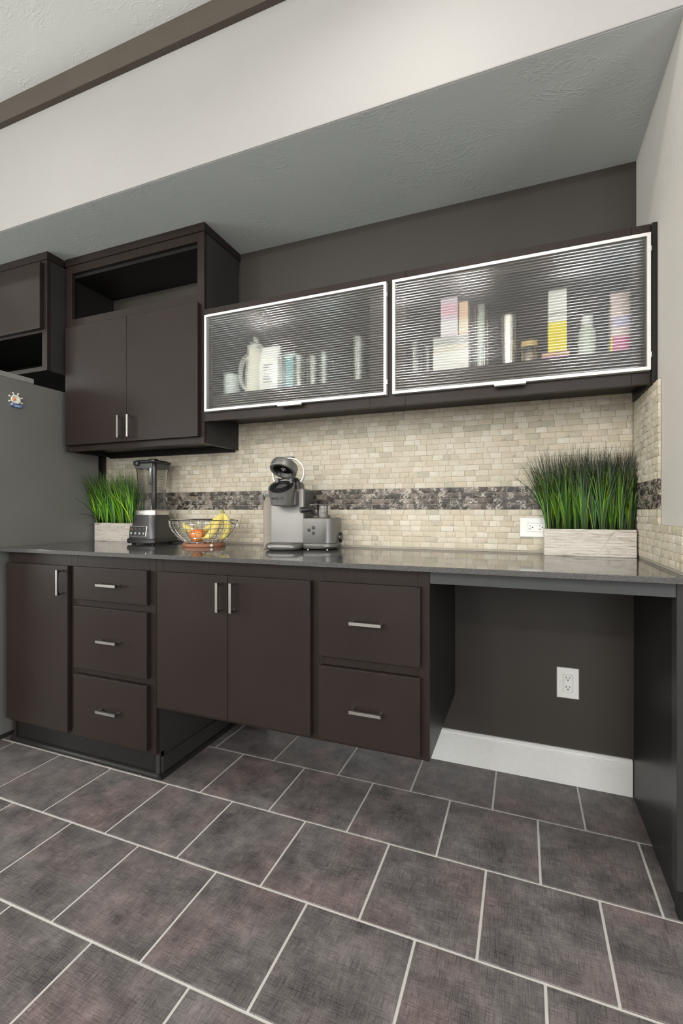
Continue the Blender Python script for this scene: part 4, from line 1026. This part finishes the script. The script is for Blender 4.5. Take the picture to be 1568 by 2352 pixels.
b = bmesh.new(); loft(b, [rrect(-0.048 * k, 0.048 * k, -0.03 * d, 0.03 * d, 0.006, z, 3) for k, d, z in ((1, 1, 0), (1.02, 1.05, 0.1), (1, 0.85, 0.17), (0.99, 0.25, 0.215), (0.98, 0.15, 0.225))]); bg_ = obj('bag_body', b, col('white paper', (0.82, 0.83, 0.82), 0.5), t, **KL)
b = bmesh.new()
for k in range(7): box(b, -0.022, 0.022 - (k % 3) * 0.008, -0.0345, -0.0335, 0.06 + k * 0.013, 0.064 + k * 0.013)
obj('print_lines', b, col('grey print', (0.25, 0.27, 0.28)), bg_)
t = thing('canister', (-0.976, -0.165, SH), 'teal canister right of the white paper bag', 'canister')
b = bmesh.new(); lathe(b, [(0.032, 0), (0.034, 0.003), (0.034, 0.165), (0.031, 0.170)], 26); obj('body', b, col('teal enamel', (0.20, 0.40, 0.44), 0.35), t, **KL)
b = bmesh.new(); lathe(b, [(0.035, 0.1705), (0.035, 0.186), (0.030, 0.190)], 26); obj('lid', b, col('pale teal', (0.45, 0.58, 0.60), 0.35), t, **KL)
for i, (x, y, r, h) in enumerate(((-0.915, -0.215, 0.027, 0.165), (-0.905, -0.115, 0.027, 0.175), (-0.855, -0.195, 0.026, 0.16), (-0.842, -0.105, 0.026, 0.185), (-0.798, -0.205, 0.025, 0.165))):
    tumbler(x, y, r, h, ('clear drinking glass next to the teal canister, nearer the door', 'clear drinking glass next to the teal canister, at the back', 'clear drinking glass in the middle of the row, nearer the door',
                         'tallest clear glass of the row, at the back near the dark plate', 'clear drinking glass nearest the standing dark plate, nearer the door')[i])
tumbler(-0.655, -0.160, 0.040, 0.225, 'tall wide clear glass at the right end of the left glass cabinet', None)
t = thing('dinner_plate', (-0.738, -0.155, SH), 'dark round plate standing on edge in the left glass cabinet', 'plate')
b = bmesh.new(); PM = Matrix.Translation((0, 0.02, 0.1115)) @ Matrix.Rotation(R(76), 4, 'Z') @ Matrix.Rotation(R(82), 4, 'X')
lathe(b, [(0.055, 0), (0.07, 0.003), (0.108, 0.014), (0.110, 0.017), (0.105, 0.016), (0.068, 0.006), (0.002, 0.004)], 40, M=PM); obj('plate_body', b, col('dark stoneware', (0.05, 0.035, 0.035), 0.3), t, **KL)
# right cabinet
def carton(name, x0, x1, z0, z1, yf, dp, mats, label, cat, splits):
    """printed carton: body with colour bands wrapped on it"""
    t = thing(name, ((x0 + x1) / 2, yf + dp / 2, z0), label, cat)
    o = obj('carton', bx(x0, x1, yf, yf + dp, z0, z1, 0.001, 1), mats[0], t)
    for (a, b), m in zip(splits, mats[1:]):
        obj('printed_band', bx(x0 - 0.0004, x1 + 0.0004, yf - 0.0004, yf + dp + 0.0004, z0 + (z1 - z0) * a, z0 + (z1 - z0) * b), m, o)
    return t
for i, (x, y) in enumerate(((-0.402, -0.215), (-0.365, -0.14))):
    t = thing('drinking_glass', (x, y, SH), ('dark tinted glass at the far left of the right glass cabinet, nearer the door', 'dark tinted glass in the right glass cabinet, behind the foremost dark glass')[i], 'glass', 'dark glasses in the right glass cabinet')
    b = bmesh.new(); lathe(b, [(0.028, 0), (0.029, 0.005), (0.033, 0.15), (0.031, 0.15), (0.027, 0.008), (0.002, 0.007)], 22); obj('cup', b, M['jar'], t, **KL)
carton('food_carton', -0.328, -0.195, SH, 1.762, -0.225, 0.10, [col('cream card', (0.62, 0.56, 0.47)), col('white card', (0.78, 0.76, 0.72)), col('grey card', (0.36, 0.37, 0.36))], 'wide cream carton at the bottom of a stack in the right cabinet', 'carton', [(0.05, 0.62), (0.80, 0.99)])
carton('food_carton', -0.300, -0.236, 1.7625, 1.915, -0.215, 0.07, [col('lilac card', (0.56, 0.46, 0.56)), col('pink card', (0.62, 0.36, 0.46)), col('pale lilac card', (0.70, 0.66, 0.72))], 'lilac and pink carton on top of the wide cream carton', 'carton', [(0.55, 0.85), (0.05, 0.42)])
carton('food_carton', -0.232, -0.198, 1.7625, 1.895, -0.205, 0.06, [col('peach card', (0.70, 0.46, 0.32)), col('pale peach card', (0.74, 0.62, 0.48))], 'slim peach carton beside the lilac one on the wide cream carton', 'carton', [(0.1, 0.5)])
t = thing('glass_canister', (-0.150, -0.185, SH), 'tall narrow clear glass canister with green and red packets inside', 'canister')
b = bmesh.new(); lathe(b, [(0.030, 0), (0.031, 0.004), (0.031, 0.27), (0.029, 0.27), (0.029, 0.007), (0.002, 0.006)], 26); obj('canister_body', b, M['glass'], t, **KL)
b = bmesh.new(); box(b, -0.016, 0.014, -0.008, 0.012, 0.05, 0.24, 0.004, 2); obj('green_packet', b, col('green packet', (0.22, 0.34, 0.22)), t, **KL)
b = bmesh.new(); box(b, -0.015, 0.013, -0.010, 0.010, 0.009, 0.048, 0.004, 2); obj('red_packet', b, col('dark red packet', (0.25, 0.06, 0.06)), t, **KL)
t = thing('steel_tumbler', (-0.052, -0.170, SH), 'tall steel tumbler with copper base in the right cabinet', 'tumbler')
b = bmesh.new(); lathe(b, [(0.027, 0.0265), (0.0335, 0.14), (0.034, 0.218), (0.031, 0.222), (0.030, 0.21), (0.002, 0.20)], 28); obj('body', b, M['silver_hi'], t, **KL)
b = bmesh.new(); lathe(b, [(0.024, 0), (0.0255, 0.003), (0.027, 0.026)], 28); obj('base', b, M['copper'], t, **KL)
t = thing('glass_jar', (0.020, -0.180, SH), 'short glass jar with gold lid in the right cabinet', 'jar')
b = bmesh.new(); lathe(b, [(0.029, 0), (0.031, 0.004), (0.031, 0.085), (0.026, 0.094)], 26); obj('body', b, M['glass'], t, **KL)
b = bmesh.new(); lathe(b, [(0.028, 0.0003 + 0.006), (0.028, 0.070)], 24); obj('filling', b, col('brown filling', (0.28, 0.18, 0.10)), t, **KL)
b = bmesh.new(); lathe(b, [(0.029, 0.0945), (0.029, 0.112), (0.026, 0.114)], 26); obj('lid', b, col('gold lid', (0.62, 0.45, 0.18), 0.3), t, **KL)
carton('food_carton', 0.062, 0.150, SH, 1.652, -0.240, 0.10, [col('purple card', (0.26, 0.08, 0.26)), col('ochre card', (0.55, 0.36, 0.10))], 'flat purple carton under the yellow and white box', 'carton', [(0.70, 0.86)])
carton('food_carton', 0.084, 0.143, 1.6525, 1.872, -0.225, 0.07, [col('white box card', (0.72, 0.73, 0.71)), col('bright yellow card', (0.85, 0.70, 0.02)), col('grey print card', (0.42, 0.43, 0.42))], 'tall white box with a bright yellow lower half on the purple carton', 'carton', [(0.02, 0.50), (0.60, 0.66)])
t = thing('insulated_bottle', (0.212, -0.175, SH), 'pale grey insulated bottle right of the yellow and white box', 'bottle')
b = bmesh.new(); lathe(b, [(0.027, 0), (0.028, 0.004), (0.028, 0.12), (0.020, 0.14), (0.018, 0.15)], 26); obj('body', b, col('pale sage enamel', (0.48, 0.52, 0.46), 0.4), t, **KL)
b = bmesh.new(); lathe(b, [(0.019, 0.1505), (0.019, 0.178), (0.016, 0.182)], 22); obj('cap', b, col('pale cap', (0.65, 0.67, 0.66), 0.4), t, **KL)
t = thing('snack_bag', (0.312, -0.185, SH), 'colourful pink and lilac snack bag at the right end of the right cabinet', 'bag')
b = bmesh.new(); loft(b, [rrect(-0.030 * k, 0.030 * k, -0.028 * d, 0.028 * d, 0.008, z, 3) for k, d, z in ((0.95, 0.7, 0), (1, 1, 0.05), (1, 1.1, 0.12), (1, 0.8, 0.19), (1, 0.15, 0.235), (1, 0.12, 0.245))]); sb = obj('bag_body', b, col('pale pink foil', (0.66, 0.52, 0.52), 0.35), t, **KL)
for z0, z1, c, nm in ((0.012, 0.085, (0.55, 0.10, 0.25), 'magenta foil'), (0.115, 0.155, (0.46, 0.40, 0.62), 'lilac foil')):
    b = bmesh.new(); box(b, -0.026, 0.026, -0.0325, -0.0300, z0, z1, 0.001, 1); obj('printed_band', b, col(nm, c, 0.35), sb)
b = bmesh.new(); box(b, -0.0315, -0.0265, -0.0335, 0.02, 0.012, 0.085, 0.001, 1); obj('printed_band', b, col('yellow foil', (0.80, 0.62, 0.06), 0.35), sb)
